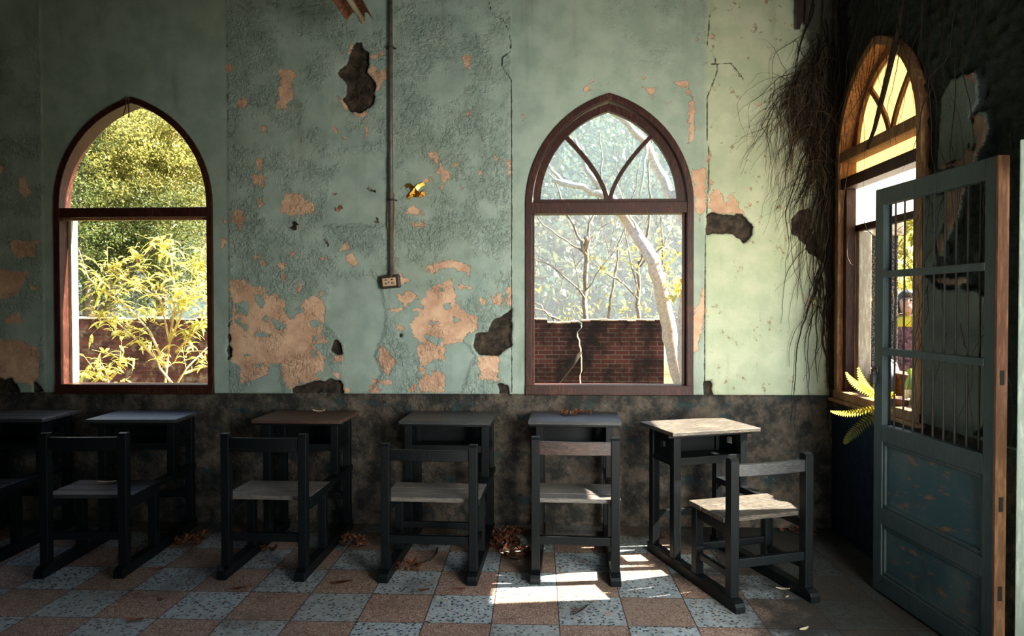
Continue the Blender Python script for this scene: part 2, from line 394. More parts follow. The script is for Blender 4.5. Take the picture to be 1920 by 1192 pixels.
def np_mesh(name, v, f, mat, parent=None, smooth=False):
    """v (n,3), f (m,k) arrays"""
    me = bpy.data.meshes.new(name); n, k = f.shape
    me.vertices.add(len(v)); me.vertices.foreach_set('co', np.asarray(v, np.float32).ravel())
    me.loops.add(n*k); me.loops.foreach_set('vertex_index', f.astype(np.int32).ravel())
    me.polygons.add(n); me.polygons.foreach_set('loop_start', np.arange(0, n*k, k, dtype=np.int32))
    if smooth: me.polygons.foreach_set('use_smooth', [True]*n)
    me.update(calc_edges=True); me.validate()
    me.materials.append(M[mat] if isinstance(mat, str) else mat)
    o = bpy.data.objects.new(name, me); COL.objects.link(o)
    if parent is not None: o.parent = parent
    return o

# ------------------------------------------------------------------ arch outlines (gothic)
def arch_xz(xl, xr, zb, zs, za, t=0., tb=None, n=16):
    """outline of a pointed window inset by t: bottom-left, up, apex, down, bottom-right"""
    w = (xr-xl)/2; h = za-zs; Rr = (w*w+h*h)/(2*w); mid = (xl+xr)/2; tb = t if tb is None else tb
    r = Rr-t; cx = xl+Rr
    th1 = math.acos((mid-cx)/r)              # angle at apex (pi is spring)
    pts = [(xl+t, zb+tb)]
    for i in range(n+1):
        th = PI+(th1-PI)*i/n; pts.append((cx+r*math.cos(th), zs+r*math.sin(th)))
    right = [(2*mid-x, z) for x, z in pts[:-1]][::-1]
    return pts+right
def inside(poly, X, Z):
    c = np.zeros(X.shape, bool); n = len(poly)
    for i in range(n):
        (x1, z1), (x2, z2) = poly[i], poly[i-1]
        if z1 == z2: continue
        c ^= ((z1 > Z) != (z2 > Z)) & (X < (x2-x1)*(Z-z1)/(z2-z1)+x1)
    return c
def dist_seg(p, q, X, Z):
    dx, dz = q[0]-p[0], q[1]-p[1]; L = dx*dx+dz*dz+1e-12
    t = np.clip(((X-p[0])*dx+(Z-p[1])*dz)/L, 0, 1)
    return np.hypot(X-p[0]-t*dx, Z-p[1]-t*dz)
def sdf(polys, X, Z, lim=.12, base=None):
    out = np.full(X.shape, -lim) if base is None else base
    for P in polys:
        P = np.array(P); x0, z0 = P.min(0)-lim; x1, z1 = P.max(0)+lim
        k = np.nonzero((X > x0) & (X < x1) & (Z > z0) & (Z < z1))[0]
        if not len(k): continue
        d = np.full(len(k), 9.)
        for i in range(len(P)): d = np.minimum(d, dist_seg(P[i-1], P[i], X[k], Z[k]))
        d = np.where(inside([tuple(q) for q in P], X[k], Z[k]), d, -d)
        out[k] = np.maximum(out[k], np.clip(d, -lim, lim))
    return out
def cdist(lines, X, Z, lim=.06):
    out = np.full(X.shape, lim)
    for P in lines:
        for a, b in zip(P, P[1:]):
            k = np.nonzero((X > min(a[0],b[0])-lim) & (X < max(a[0],b[0])+lim) & (Z > min(a[1],b[1])-lim) & (Z < max(a[1],b[1])+lim))[0]
            if len(k): out[k] = np.minimum(out[k], dist_seg(a, b, X[k], Z[k]))
    return out

# traced outlines: (origin x, origin y, scale, points) in photo pixels, projected once on the wall plane
def WY(ox, oy, k, pts): return [(lambda q: (q.x, q.z))(onY(ox+x/k, oy+y/k, YW)) for x, y in pts]
def WX(ox, oy, k, pts): return [(lambda q: (q.y, q.z))(onX(ox+x/k, oy+y/k, XW)) for x, y in pts]
c2 = lambda *p: WY(400, 0, 2.98, p); c3 = lambda *p: WY(400, 380, 2.98, p); c1 = lambda *p: WY(0, 130, 1.8333, p)
c4 = lambda *p: WY(940, 140, 1.862, p); c5 = lambda *p: WY(1280, 0, 2.8375, p); px = lambda *p: WY(0, 0, 1, p)
PEACH = [
 c3((90,425),(185,428),(210,470),(290,480),(300,510),(350,510),(400,560),(410,620),(470,600),(520,540),(560,510),(610,545),(630,640),(600,720),(640,780),(560,800),(630,860),(620,930),(560,960),(600,985),(480,1010),(440,1040),(395,1000),(380,900),(330,900),(290,970),(160,1010),(150,930),(110,890),(100,830),(95,720),(110,560),(90,500)),
 c3((1190,345),(1250,330),(1330,320),(1380,330),(1440,360),(1430,405),(1340,365),(1260,372),(1230,405),(1200,385)),
 c3((1330,415),(1350,500),(1360,560),(1420,610),(1470,640),(1480,700),(1420,740),(1380,770),(1300,800),(1200,795),(1150,780),(1100,700),(1120,650),(1170,600),(1160,550),(1210,480),(1290,450)),
 c3((1120,800),(1200,790),(1290,800),(1290,880),(1160,910),(1150,860)), c3((1140,990),(1240,940),(1300,960),(1290,1060),(1150,1060)),
 c3((1480,860),(1600,850),(1590,1000),(1490,980)), c3((935,800),(985,830),(1025,880),(1000,920),(975,970),(950,940),(920,870)),
 c3((870,1060),(900,985),(1010,990),(1000,1020),(920,1010),(930,1060)), c3((1110,930),(1190,925),(1180,955)),
 c3((110,40),(150,40),(180,80),(180,120),(150,150),(130,110),(105,110)), c3((395,-30),(540,-25),(565,40),(500,80),(430,75),(380,50)),
 c3((1065,60),(1110,15),(1180,70),(1120,75)), c3((1095,112),(1195,112),(1200,137),(1110,134)), c3((730,290),(790,285),(808,340),(780,362),(750,330)),
 c3((705,265),(740,225),(765,245),(755,275)), c3((1035,395),(1100,430),(1060,455),(1045,430)), c3((360,335),(405,345),(390,372),(365,365)),
 c3((1550,520),(1610,505),(1600,570),(1560,565)), c3((1490,530),(1540,540),(1500,575)), c3((1030,520),(1080,500),(1140,500),(1150,530),(1100,560),(1080,585),(1040,550)),
 c3((670,850),(730,840),(720,880),(670,895)), c3((665,945),(715,945),(700,975),(670,970)), c3((1020,670),(1065,700),(1030,725)), c3((455,500),(490,450),(485,510)),
 c3((990,590),(1060,590),(1040,606),(995,606)), c3((1110,590),(1200,585),(1190,605),(1115,605)), c3((385,375),(408,400),(395,440),(385,420)),
 c3((1370,465),(1450,462),(1440,475),(1375,478)), c3((1090,1045),(1130,1000),(1150,1060)), c3((700,1050),(760,1040),(760,1062)), c3((1640,470),(1665,465),(1665,590),(1640,600)), c3((580,495),(612,505),(600,530)),
 c3((240,300),(265,300),(300,345),(280,350)), c3((430,280),(455,285),(445,300)), c3((600,310),(640,305),(640,318),(610,322)),
 c2((362,395),(440,380),(460,410),(440,450),(435,490),(460,515),(400,610),(360,605),(365,500),(385,480),(380,430),(365,420)),
 c2((62,370),(108,368),(100,415),(80,400)), c2((130,560),(180,560),(185,590),(140,605)), c2((1385,315),(1435,310),(1430,380),(1395,380)),
 c2((268,700),(303,693),(292,742),(268,748)), c2((855,375),(910,375),(920,420),(975,380),(970,430),(930,510),(905,510),(900,460),(870,440)),
 c2((1205,860),(1245,848),(1262,880),(1250,912),(1225,890)), c2((1270,905),(1300,960),(1335,965),(1310,990),(1295,1018),(1268,1010),(1270,980),(1240,970)),
 c2((1165,1008),(1195,988),(1230,1015),(1180,1024)), c2((210,1040),(230,970),(280,975),(290,1040),(265,1050),(250,1010),(220,1050)),
 c2((250,1125),(280,1085),(285,1140),(260,1158)), c2((385,1192),(400,1080),(450,1085),(510,1100),(565,1150),(560,1192)),
 c2((250,885),(278,895),(270,955),(248,958)), c2((755,265),(782,250),(772,290),(755,302)), c2((1405,630),(1442,628),(1420,658)),
 c2((695,540),(740,570),(765,612),(730,602)), c2((775,630),(850,618),(858,658),(810,652)), c2((845,703),(870,728),(857,758)), c2((668,712),(697,712),(687,742)),
 c2((715,765),(750,752),(742,782)), c2((870,310),(945,290),(950,298),(885,335)), c2((1640,900),(1660,895),(1662,985),(1642,985)), c2((1560,865),(1595,880),(1580,890)), c2((1335,915),(1368,915),(1365,932),(1338,930)),
 c2((720,480),(745,500),(740,520),(722,505)), c2((1265,1035),(1288,1035),(1278,1068)), c2((1380,1030),(1395,1050),(1385,1065)), c2((1378,955),(1392,960),(1388,985)), c2((1490,955),(1510,965),(1500,980)),
 c1((65,390),(95,350),(95,390),(110,420),(85,445),(68,420)), c1((35,590),(130,590),(120,640),(60,650),(40,620)), c1((-60,670),(30,690),(100,700),(60,780),(-60,800)),
 c1((15,850),(70,838),(78,872),(20,872)), c1((-60,920),(60,930),(140,960),(130,1090),(30,1060),(-60,1050)), c1((-5,330),(15,340),(12,362),(-5,362)),
 c1((810,103),(848,103),(842,132),(815,132)), c1((760,500),(778,502),(778,530),(764,530)), c1((763,580),(775,580),(775,615),(765,615)), c1((100,740),(135,745),(120,770)),
 c4((655,95),(668,95),(672,230),(655,238)), c4((668,330),(716,330),(712,470),(690,510),(675,450)), c4((665,850),(705,740),(712,800),(704,900),(680,960),(668,1000)),
 c4((20,298),(33,298),(33,355),(20,355)), c4((730,395),(768,408),(788,470),(760,488),(722,470)), c4((290,45),(318,20),(312,45),(295,70)), c4((345,45),(352,42),(352,52)),
 c4((490,5),(520,10),(500,20)), c4((495,45),(535,50),(530,80),(510,65)), c4((600,25),(650,18),(655,40),(640,45)), c4((640,60),(660,45),(655,70)), c4((720,265),(732,265),(732,300),(722,305)),
 c4((68,138),(80,138),(76,150)), c4((720,360),(733,370),(730,440),(722,430)),
 c5((140,1105),(215,1110),(255,1035),(290,1070),(325,1138),(150,1138)), c5((350,995),(365,995),(360,1010)), c5((45,500),(62,525),(60,745),(40,745)), c5((75,200),(85,180),(75,220),(62,215)), c5((150,145),(165,190),(152,200)),
 c5((340,1080),(375,1075),(370,1100),(345,1105)), c5((380,550),(420,545),(400,558)),
 px((1505,550),(1530,560),(1528,575),(1510,566))]
BLUE_IN = [c3((125,555),(190,548),(205,585),(190,620),(140,620),(122,590)), c3((235,520),(280,510),(285,570),(270,605),(245,560)), c3((410,620),(440,600),(490,565),(505,590),(470,625),(430,645)),
 c3((540,660),(610,665),(600,700),(545,690)), c3((235,725),(300,720),(315,745),(260,755)), c3((330,650),(410,680),(400,710),(345,700)), c3((165,680),(195,690),(190,715),(170,710)), c3((260,660),(300,630),(300,660)),
 c3((555,740),(580,745),(585,770),(560,765)), c3((125,650),(150,650),(148,672),(128,670)), c3((170,850),(200,840),(205,855),(180,862)), c3((240,900),(280,895),(275,915),(245,915)), c3((545,820),(580,825),(570,865),(550,850)), c3((450,590),(500,585),(510,600),(470,620)),
 c3((1265,480),(1290,485),(1285,500),(1268,500)), c3((1290,570),(1330,565),(1325,590),(1295,600)), c3((1210,655),(1260,665),(1250,680),(1212,675)), c3((1340,640),(1390,650),(1380,665),(1345,660)), c3((1180,740),(1240,745),(1280,770),(1250,790),(1190,770)), c3((1195,890),(1260,870),(1290,930),(1235,940),(1205,960))]
HOLES = [c2((800,240),(830,235),(835,275),(875,300),(870,370),(860,400),(905,450),(910,500),(890,590),(825,640),(770,620),(720,560),(750,520),(740,470),(690,405),(745,350),(760,300)),
 c3((1665,590),(1665,800),(1600,850),(1480,850),(1447,800),(1470,740),(1530,710),(1560,650),(1630,620)), c3((670,760),(705,755),(722,790),(720,845),(690,850),(668,820)),
 c3((430,1068),(450,1030),(500,1015),(590,990),(640,990),(700,990),(725,1020),(725,1068)), c3((1595,1015),(1650,1015),(1660,1060),(1650,1075),(1600,1068)),
 px((1326,400),(1375,402),(1393,400),(1413,425),(1410,440),(1395,456),(1375,440),(1326,440)), px((1482,412),(1495,395),(1515,391),(1527,400),(1520,425),(1530,450),(1548,470),(1553,497),(1535,492),(1510,462),(1485,440)),
 c1((-60,1070),(40,1062),(65,1090),(70,1112),(-60,1112)), c1((112,1068),(150,1100),(152,1112),(116,1108)), c3((78,640),(90,760),(110,860),(82,885)), c3((1038,730),(1058,732),(1052,755),(1042,748)),
 px((1320,715),(1335,712),(1338,742),(1322,742))]
CRACKS = [c2((1535,0),(1560,80),(1585,100),(1620,110),(1650,170),(1662,230),(1660,290),(1615,320),(1612,370),(1640,410),(1665,450),(1668,1192)), c3((1667,0),(1665,300),(1667,1060)),
 px((1332,20),(1326,85),(1340,108),(1346,130),(1325,185),(1326,262),(1330,292),(1325,400)), px((1323,440),(1321,600),(1321,740)),
 px((1334,120),(1370,118),(1395,150))]
SMOOTH = [c3((650,470),(720,420),(880,400),(930,450),(960,600),(960,720),(900,850),(945,950),(870,1060),(760,1060),(730,980),(730,800),(640,650)), c3((165,1060),(330,900),(370,900),(390,1060)),
 c3((1290,1060),(1295,820),(1350,765),(1420,790),(1465,860),(1420,960),(1390,1060)), c2((620,1260),(640,1100),(690,980),(770,860),(930,840),(975,860),(975,1260)), 
]
def xw(p): return onY(p, 450, YW).x
XL0, XL1, XC, XRP = xw(82), xw(428), xw(958.5), xw(1323)

# ------------------------------------------------------------------ the windows' placing
W1 = dict(xl=-3.135, xr=-2.088, zb=.835, zs=2.06, za=2.75)
W2 = dict(xl=-.078, xr=.978, zb=.838, zs=2.04, za=2.737)
W3 = dict(xl=3.38, xr=4.33, zb=.835, zs=2.25, za=2.86)      # in y

def wall_mesh(name, u0, u1, nu, plane, wins, attrs, mat, thick=.2, recess=.012, zmax=3.65):
    du = (u1-u0)/nu; nz0 = 84; dz = ZL/nz0; nz = int(zmax/dz)
    us = u0+du*np.arange(nu+1); zs = dz*np.arange(nz+1)
    U, Z = [a.ravel() for a in np.meshgrid(us, zs)]
    A = attrs(U, Z)
    dep = np.where(Z < ZL-1e-4, recess, 0.)
    nn = np.array([mnoise.fractal(Vector((u*14, z*14, 3.)), .9, 2., 4) for u, z in zip(U, Z)])
    lo = np.array([mnoise.noise(Vector((u*1.4, z*1.4, 9.))) for u, z in zip(U, Z)])
    A['hole'] = np.where(A['hole'] > -.1, np.clip(A['hole']+.016*nn, -.12, .12), -.12)
    hk = np.clip(A['hole']/.018+.25, 0, 1); hk = hk*hk*(3-2*hk)
    dep = np.where(Z < ZL-1e-4, np.maximum(dep, 0), dep)+hk*(.030+.018*nn)+.004*lo+np.where(Z < ZL-1e-4, .006*nn, 0)
    dep -= .004*np.clip(-A['smooth']/.01+.5, 0, 1)*A['rough']
    cu = (U.reshape(nz+1, nu+1)[:-1, :-1]+du/2).ravel(); cz = (Z.reshape(nz+1, nu+1)[:-1, :-1]+dz/2).ravel()
    hole = np.zeros(cu.shape, bool)
    for w in wins: hole |= inside(arch_xz(w['xl'], w['xr'], w['zb'], w['zs'], w['za'], .016), cu, cz)
    i = np.arange((nz+1)*(nu+1)).reshape(nz+1, nu+1)
    q = np.stack([i[:-1,:-1].ravel(), i[:-1,1:].ravel(), i[1:,1:].ravel(), i[1:,:-1].ravel()], 1)
    hg = hole.reshape(nz, nu)
    f = q[~hole]
    vs = np.stack([U, plane+dep, Z], 1)
    o = np_mesh(name, vs, f, mat)
    for k, a in A.items():
        at = o.data.attributes.new(k, 'FLOAT', 'POINT')
        full = np.zeros(len(vs), np.float32); full[:len(a)] = a
        if k in ('peach', 'hole', 'smooth'): full[len(a):] = -.12
        if k == 'crack': full[len(a):] = .06
        at.data.foreach_set('value', full)
    o['kind'] = 'structure'
    return o

def sst(a, b, x): t = np.clip((x-a)/(b-a), 0, 1); return t*t*(3-2*t)
def attrs_back(U, Z):
    pe = sdf(PEACH, U, Z); bl = sdf(BLUE_IN, U, Z); pe = np.minimum(pe, np.where(bl > -.1, -bl, .12))
    ho = sdf(HOLES, U, Z); cr = np.minimum(cdist(CRACKS, U, Z), .0022+1.6*cdist([c5((160,768),(230,757),(290,707),(350,692),(357,662),(440,625))], U, Z))
    # long plaster seams beside the smooth window surrounds
    for xs in (XL0, XL1): cr = np.minimum(cr, np.abs(U-xs-.004*np.sin(Z*9))+.0045)
    sm = sdf(SMOOTH, U, Z)
    ro = np.where(((U > XL1) & (U < XC)) | (U < XL0), 1., .10); ro = np.where(U > XRP, .12, ro)
    ro = np.maximum(ro, .55*sst(xw(1090), xw(1180), U)*(U < XRP)*sst(onY(1200, 150, YW).z, onY(1200, 60, YW).z, Z+.06*np.sin(U*11)))
    ro = ro*np.clip(.5-sm/.02, .06, 1)
    x0 = xw(1535); edge = x0-.02-.17*np.exp(-((Z-2.66)/.32)**2)-.07*sst(2.6, 3.3, Z)+.03*np.sin(Z*9)
    so = sst(-.14, .10, U-edge)*sst(1.35, 2.0, Z)+.9*sst(-.03, .05, U-xw(1545))*sst(.6, 1.0, Z)
    pa = sst(XRP-.02, XRP+.02, U)*.9+.28*sst(XC-.3, XC+.6, U)*(U < XRP)
    return dict(peach=pe, hole=ho, crack=cr, smooth=sm, rough=ro, soot=np.clip(so, 0, 1), pale=np.clip(pa, 0, 1))
wall_mesh('wall_back', -4.30, XW+.08, 619, YW, [W1, W2], attrs_back, 'wall')
w = MB(); w.box(-6.2, -4.30, YW, YW+.2, 0, 3.65); w.build('wall_back_end', 'side', kind='structure')

# right wall: same mesh turned so that u runs along world y
r1 = lambda *p: WX(1480, 60, 2.1295, p); r4 = lambda *p: WX(1720, 260, 4.585, p); r5 = lambda *p: WX(1720, 520, 3.975, p)
TEAL_R = [r1((640,195),(700,160),(735,165),(750,230),(755,270),(720,330),(740,420),(700,470),(690,510),(590,535),(600,400),(605,260)), r1((700,370),(740,350),(745,430),(720,470)),
          r4((60,500),(140,480),(220,470),(230,700),(150,900),(140,1100),(40,1192),(30,600)), r5((30,0),(80,0),(120,60),(160,100),(350,90),(560,170),(560,1000),(400,1192),(0,1192),(0,300)), r4((590,680),(660,620),(660,900),(590,900))]
PINK_R = [r1((725,330),(775,325),(790,380),(770,450),(740,500),(740,530),(590,550),(590,530),(690,505),(700,465),(735,475),(745,420)), r1((700,170),(735,155),(745,200),(725,190)),
          r4((240,450),(400,410),(370,520),(350,640),(300,760),(240,890),(230,700)), r4((570,580),(650,430),(655,600),(585,650)), r4((160,890),(220,760),(220,1020),(180,980)), r5((130,0),(350,0),(370,40),(290,60),(150,40)), r5((500,0),(560,0),(560,130),(505,90)), r5((100,590),(125,600),(80,700))]
def attrs_right(U, Z):
    te = sdf(TEAL_R, U, Z); pe = sdf(PINK_R, U, Z)
    keep = np.maximum(te, pe)
    ho = np.where(Z > ZL, -keep, -.12)
    ho = np.where(U < 2.45, -.12, ho)
    z0 = np.zeros(U.shape)
    return dict(peach=pe, hole=np.clip(ho, -.12, .12), crack=np.full(U.shape, .06), smooth=np.full(U.shape, -.12), rough=.25+z0,
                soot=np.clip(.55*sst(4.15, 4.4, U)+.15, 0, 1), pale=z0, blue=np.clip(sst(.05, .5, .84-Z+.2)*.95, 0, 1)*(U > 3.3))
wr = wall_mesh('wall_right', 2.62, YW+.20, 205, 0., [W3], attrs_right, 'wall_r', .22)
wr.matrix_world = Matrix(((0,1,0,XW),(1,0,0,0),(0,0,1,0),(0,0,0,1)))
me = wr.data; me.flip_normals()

w = MB(); w.box(XW, XW+.2, 1.5, 1.75, 0, 3.65); w.box(XW, XW+.2, 1.75, 2.62, 2.2, 3.65); w.box(XW, XW+.2, .15, 1.5, 2.35, 3.65); w.box(XW, XW+.2, -2.6, .15, 0, 3.65)
w.build('wall_right_near', 'side', kind='structure')
w = MB(); w.box(-6.4, -6.2, -2.8, YW+.2, 0, 3.65); w.build('wall_left', 'side', kind='structure')
w = MB()
for a, b in ((-6.4, 0.), (1.5, XW+.2)): w.box(a, b, -2.8, -2.6, .9, 2.5)
w.box(-6.4, XW+.2, -2.8, -2.6, 0, .9); w.box(-6.4, XW+.2, -2.8, -2.6, 2.5, 3.65)
w.build('wall_front', 'side', kind='structure')
MB().box(-6.4, XW+.25, -2.8, YW+.25, 3.65, 3.80).build('ceiling', 'ceil', kind='structure')
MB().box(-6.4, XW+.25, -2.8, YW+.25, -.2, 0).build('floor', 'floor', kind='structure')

# ------------------------------------------------------------------ window joinery
def window_frame(name, W, y0, y1, transom, fmat='frame', fw=.040, sillh=.062, axis='y', extra=None):
    root = bpy.data.objects.new(name, None); COL.objects.link(root); root['kind'] = 'structure'
    o = arch_xz(W['xl'], W['xr'], W['zb'], W['zs'], W['za']); i = arch_xz(W['xl'], W['xr'], W['zb'], W['zs'], W['za'], fw, 0)
    MB().ring(o, i, y0, y1, axis, False).build('frame', fmat, root, bevel=.004)
    def bx(a, b, c, d, e, f_):
        return MB().box(a, b, c, d, e, f_) if axis == 'y' else MB().box(c, d, a, b, e, f_)
    bx(W['xl'], W['xr'], y0-.006, y1, W['zb'], W['zb']+sillh).build('sill', fmat, root, bevel=.004)
    bx(W['xl']+fw-.002, W['xr']-fw+.002, y0+.006, y1-.01, transom[0], transom[1]).build('transom', fmat, root, bevel=.003)
    y2 = (YW if axis == 'y' else XW)+(.130 if axis == 'y' else .20)
    MB().ring(arch_xz(W['xl'], W['xr'], W['zb'], W['zs'], W['za'], -.08), arch_xz(W['xl'], W['xr'], W['zb'], W['zs'], W['za'], .012), y1, y2, axis).build('reveal', 'reveal', root)
    return root, bx
w1, bx1 = window_frame('window_1', W1, YW-.014, YW+.105, (1.978, 2.040))
MB().box(W1['xl']+.04, W1['xl']+.062, YW+.07, YW+.135, .897, 1.98).build('jamb_lining', 'frame_pale', w1, bevel=.002)
MB().box(W1['xl']+.0405, W1['xr']-.0405, YW+.02, YW+.05, 1.962, 1.978).build('rebate_strip', 'frame_old', w1)
w2, bx2 = window_frame('window_2', W2, YW-.014, YW+.105, (1.985, 2.055), fw=.042)
# upper fixed sash with Y tracery in window 2
o = arch_xz(W2['xl']+.050, W2['xr']-.050, 2.055, 2.056, W2['za']-.058); i = arch_xz(W2['xl']+.050, W2['xr']-.050, 2.055, 2.056, W2['za']-.058, .046, 0)
MB().ring(o, i, YW+.02, YW+.065, 'y', False).box(W2['xl']+.094, W2['xr']-.094, YW+.021, YW+.064, 2.0551, 2.078).build('arched_sash', 'frame', w2, bevel=.003)
cx = (W2['xl']+W2['xr'])/2
for s in (-1, 1):
    pa, pb = [], []
    for k in range(13):
        t_ = k/12; ang = t_*1.0
        x = cx+s*(.010+.255*(t_**1.55)); z = 2.07+.40*t_
        d = Vector((s*.255*1.55*max(t_, .02)**.55, .40)).normalized(); nrm = Vector((-d.y, d.x))
        pa.append(tuple(Vector((x, z))+nrm*.013)); pb.append(tuple(Vector((x, z))-nrm*.013))
    MB().ring(pa, pb, YW+.026, YW+.060, 'y', False).build('tracery_bar', 'frame', w2, bevel=.003)
g = arch_xz(W2['xl']+.060, W2['xr']-.060, 2.06, 2.061, W2['za']-.068, .030, 0)
MB().prism(g, YW+.042, YW+.045).build('glass_pane', 'glass', w2)
MB().box(W2['xl']+.043, W2['xl']+.058, YW+.03, YW+.06, .90, 1.985).box(W2['xr']-.060, W2['xr']-.043, YW+.03, YW+.06, .90, 1.985).build('sash_stop', 'frame', w2, bevel=.002)
# window 3 in the right wall
w3, bx3 = window_frame('window_3', W3, XW-.012, XW+.10, (2.262, 2.322), 'frame_old', .045, .05, 'x')
o = arch_xz(W3['xl']+.05, W3['xr']-.05, 2.322, 2.33, W3['za']-.05); i = arch_xz(W3['xl']+.05, W3['xr']-.05, 2.322, 2.33, W3['za']-.05, .05, 0)
MB().ring(o, i, XW+.07, XW+.115, 'x', False).build('arched_sash', 'frame_old', w3, bevel=.003)
cy = (W3['xl']+W3['xr'])/2
for s in (-1, 1):
    pa, pb = [], []
    for k in range(13):
        t_ = k/12; x = cy+s*(.010+.24*(t_**1.55)); z = 2.32+.34*t_
        d = Vector((s*.24*1.55*max(t_, .02)**.55, .34)).normalized(); nrm = Vector((-d.y, d.x))
        pa.append(tuple(Vector((x, z))+nrm*.015)); pb.append(tuple(Vector((x, z))-nrm*.015))
    MB().ring(pa, pb, XW+.075, XW+.110, 'x', False).build('tracery_bar', 'frame_old', w3, bevel=.003)
g = arch_xz(W3['xl']+.06, W3['xr']-.06, 2.322, 2.33, W3['za']-.06, .02, 0)
MB().prism(g, XW+.09, XW+.094, 'x').build('arched_pane', 'frost', w3)
bx3(W3['xl']+.046, W3['xr']-.046, XW+.0, XW+.09, 2.10, 2.165).build('lower_transom', 'frame', w3, bevel=.003)
bx3(W3['xl']+.046, W3['xr']-.046, XW+.08, XW+.115, 1.845, 1.885).build('sash_rail', 'frame', w3, bevel=.003)
bx3(W3['xl']+.046, W3['xr']-.046, XW+.095, XW+.099, 2.130, 2.30).build('sliver_pane', 'frost', w3)
bx3(W3['xl']+.046, W3['xr']-.046, XW+.095, XW+.099, 1.87, 2.130).build('upper_pane', 'frost_w', w3)
bx3(W3['xr']-.085, W3['xr']-.046, XW+.02, XW+.075, .886, 2.10).build('jamb_strip', 'frame', w3, bevel=.003)
bx3(W3['xr']-.110, W3['xr']-.060, XW+.085, XW+.16, .886, 1.845).build('jamb_lining', 'frame_pale', w3, bevel=.003)
bx3(W3['xl']+.046, W3['xl']+.085, XW+.085, XW+.15, .886, 1.845).build('near_jamb', 'frame_old', w3, bevel=.003)
bx3(W3['xl'], W3['xr'], XW+.19, XW+.29, .80, 1.02).build('outer_sun_block', 'rust', w3, bevel=.004)  # added block, raised to cut the low sun on the turned desk's seat
bx3(W3['xl']-.02, W3['xr']+.03, XW-.035, XW+.20, .815, .8345).build('sill_board', 'frame_old', w3, bevel=.004)

# ------------------------------------------------------------------ door leaves at the right
def door_leaf():
    a = Vector((1.652, 3.465, 0)); b = Vector((1.728, 2.675, 0)); Wd = (b-a).length
    d = (b-a).normalized()
    root = bpy.data.objects.new('door_1', None); COL.objects.link(root); root['kind'] = 'structure'
    root.matrix_world = Matrix(((d.x, -d.y, 0, a.x), (d.y, d.x, 0, a.y), (0, 0, 1, 0), (0, 0, 0, 1)))   # x along leaf, y towards the wall behind
    T = .045; sw = .068; z0 = .012; zt = 1.965
    def b_(x0, x1, z_0, z_1, y0=0., y1=T): return MB().box(x0, x1, y0, y1, z_0, z_1)
    b_(0, sw, z0, zt).build('stile', 'door', root, bevel=.003)
    b_(Wd-sw, Wd-.012, z0, zt).build('stile', 'door', root, bevel=.003)
    e = MB().box(Wd-.012, Wd, 0, T, z0, zt); e.build('raw_edge', 'raw', root, bevel=.002, label='bare reddish wood edge of the door')
    for z in (.28, .62, 1.10): MB().box(Wd-.004, Wd+.002, .014, .030, z, z+.055).build('hinge_mortise', 'black', root)
    b_(sw, Wd-sw, 1.885, zt).build('top_rail', 'door', root, bevel=.003)
    for z in (1.535, 1.165): b_(sw-.004, Wd-sw+.004, z, z+.032, -.004, T-.012).build('middle_bar', 'door', root, bevel=.003)
    for k in range(9):
        x = sw+(Wd-2*sw)*(k+.85)/9.6
        MB().tube([(x, .024, .80), (x, .024, 1.895)], .0045, 8).build('iron_bar', 'iron', root)
    b_(sw, Wd-sw, .745, .825).build('lock_rail', 'door', root, bevel=.003)
    b_(sw, Wd-sw, .345, .425).build('middle_rail', 'door', root, bevel=.003)
    b_(sw, Wd-sw, z0, .10).build('bottom_rail', 'door', root, bevel=.003)
    for z_0, z_1 in ((.425, .745), (.10, .345)):
        b_(sw, Wd-sw, z_0, z_1, .018, .030).build('panel', 'door_panel', root)
        m_ = MB(); k = .018
        m_.box(sw, Wd-sw, .006, .018, z_1-k, z_1); m_.box(sw, Wd-sw, .006, .018, z_0, z_0+k); m_.box(sw, sw+k, .006, .018, z_0, z_1); m_.box(Wd-sw-k, Wd-sw, .006, .018, z_0, z_1)
        m_.build('panel_moulding', 'door', root, bevel=.004)
    # hasp and padlock on the free stile
    lk = MB().box(-.004, .030, -.022, -.002, 1.02, 1.065).build('padlock', 'iron', root, bevel=.004)
    MB().tube([(.002, -.012, 1.06), (.002, -.012, 1.085), (.008, -.012, 1.095), (.018, -.012, 1.095), (.024, -.012, 1.085), (.024, -.012, 1.06)], .004, 8).build('shackle', 'iron', lk)
    MB().box(-.012, .034, -.006, .0, 1.075, 1.105).build('hasp', 'iron', root, bevel=.002)
    return root
door_leaf()
root = bpy.data.objects.new('door_2', None); COL.objects.link(root); root['kind'] = 'structure'
dm = Matrix.Translation((1.700, 2.52, 0)) @ Matrix.Rotation(R_(50), 4, 'Z'); root.matrix_world = dm
MB().box(0, .045, -.056, 0, .012, 1.985).build('stile', 'paleleaf', root, bevel=.004)
MB().box(0, .045, -.75, -.69, .012, 1.985).build('stile', 'paleleaf', root, bevel=.004)
for z in (.012, .50, 1.0, 1.90): MB().box(.002, .043, -.70, -.05, z, z+.085).build('rail', 'paleleaf', root, bevel=.004)
MB().box(-.004, .016, -.078, -.056, .09, 1.9).build('panel_bead', 'raw', root, bevel=.003)
for z in (.09, .58): MB().box(.02, .032, -.70, -.05, z, z+.42).build('panel', 'paleleaf', root)
bx_ = MB().box(XW-.02, XW+.16, 2.57, 2.63, 0, 2.10); bx_.box(XW-.02, XW+.16, 1.74, 2.63, 2.10, 2.2)
bx_.build('trim_1', 'frame', kind='structure', bevel=.004)

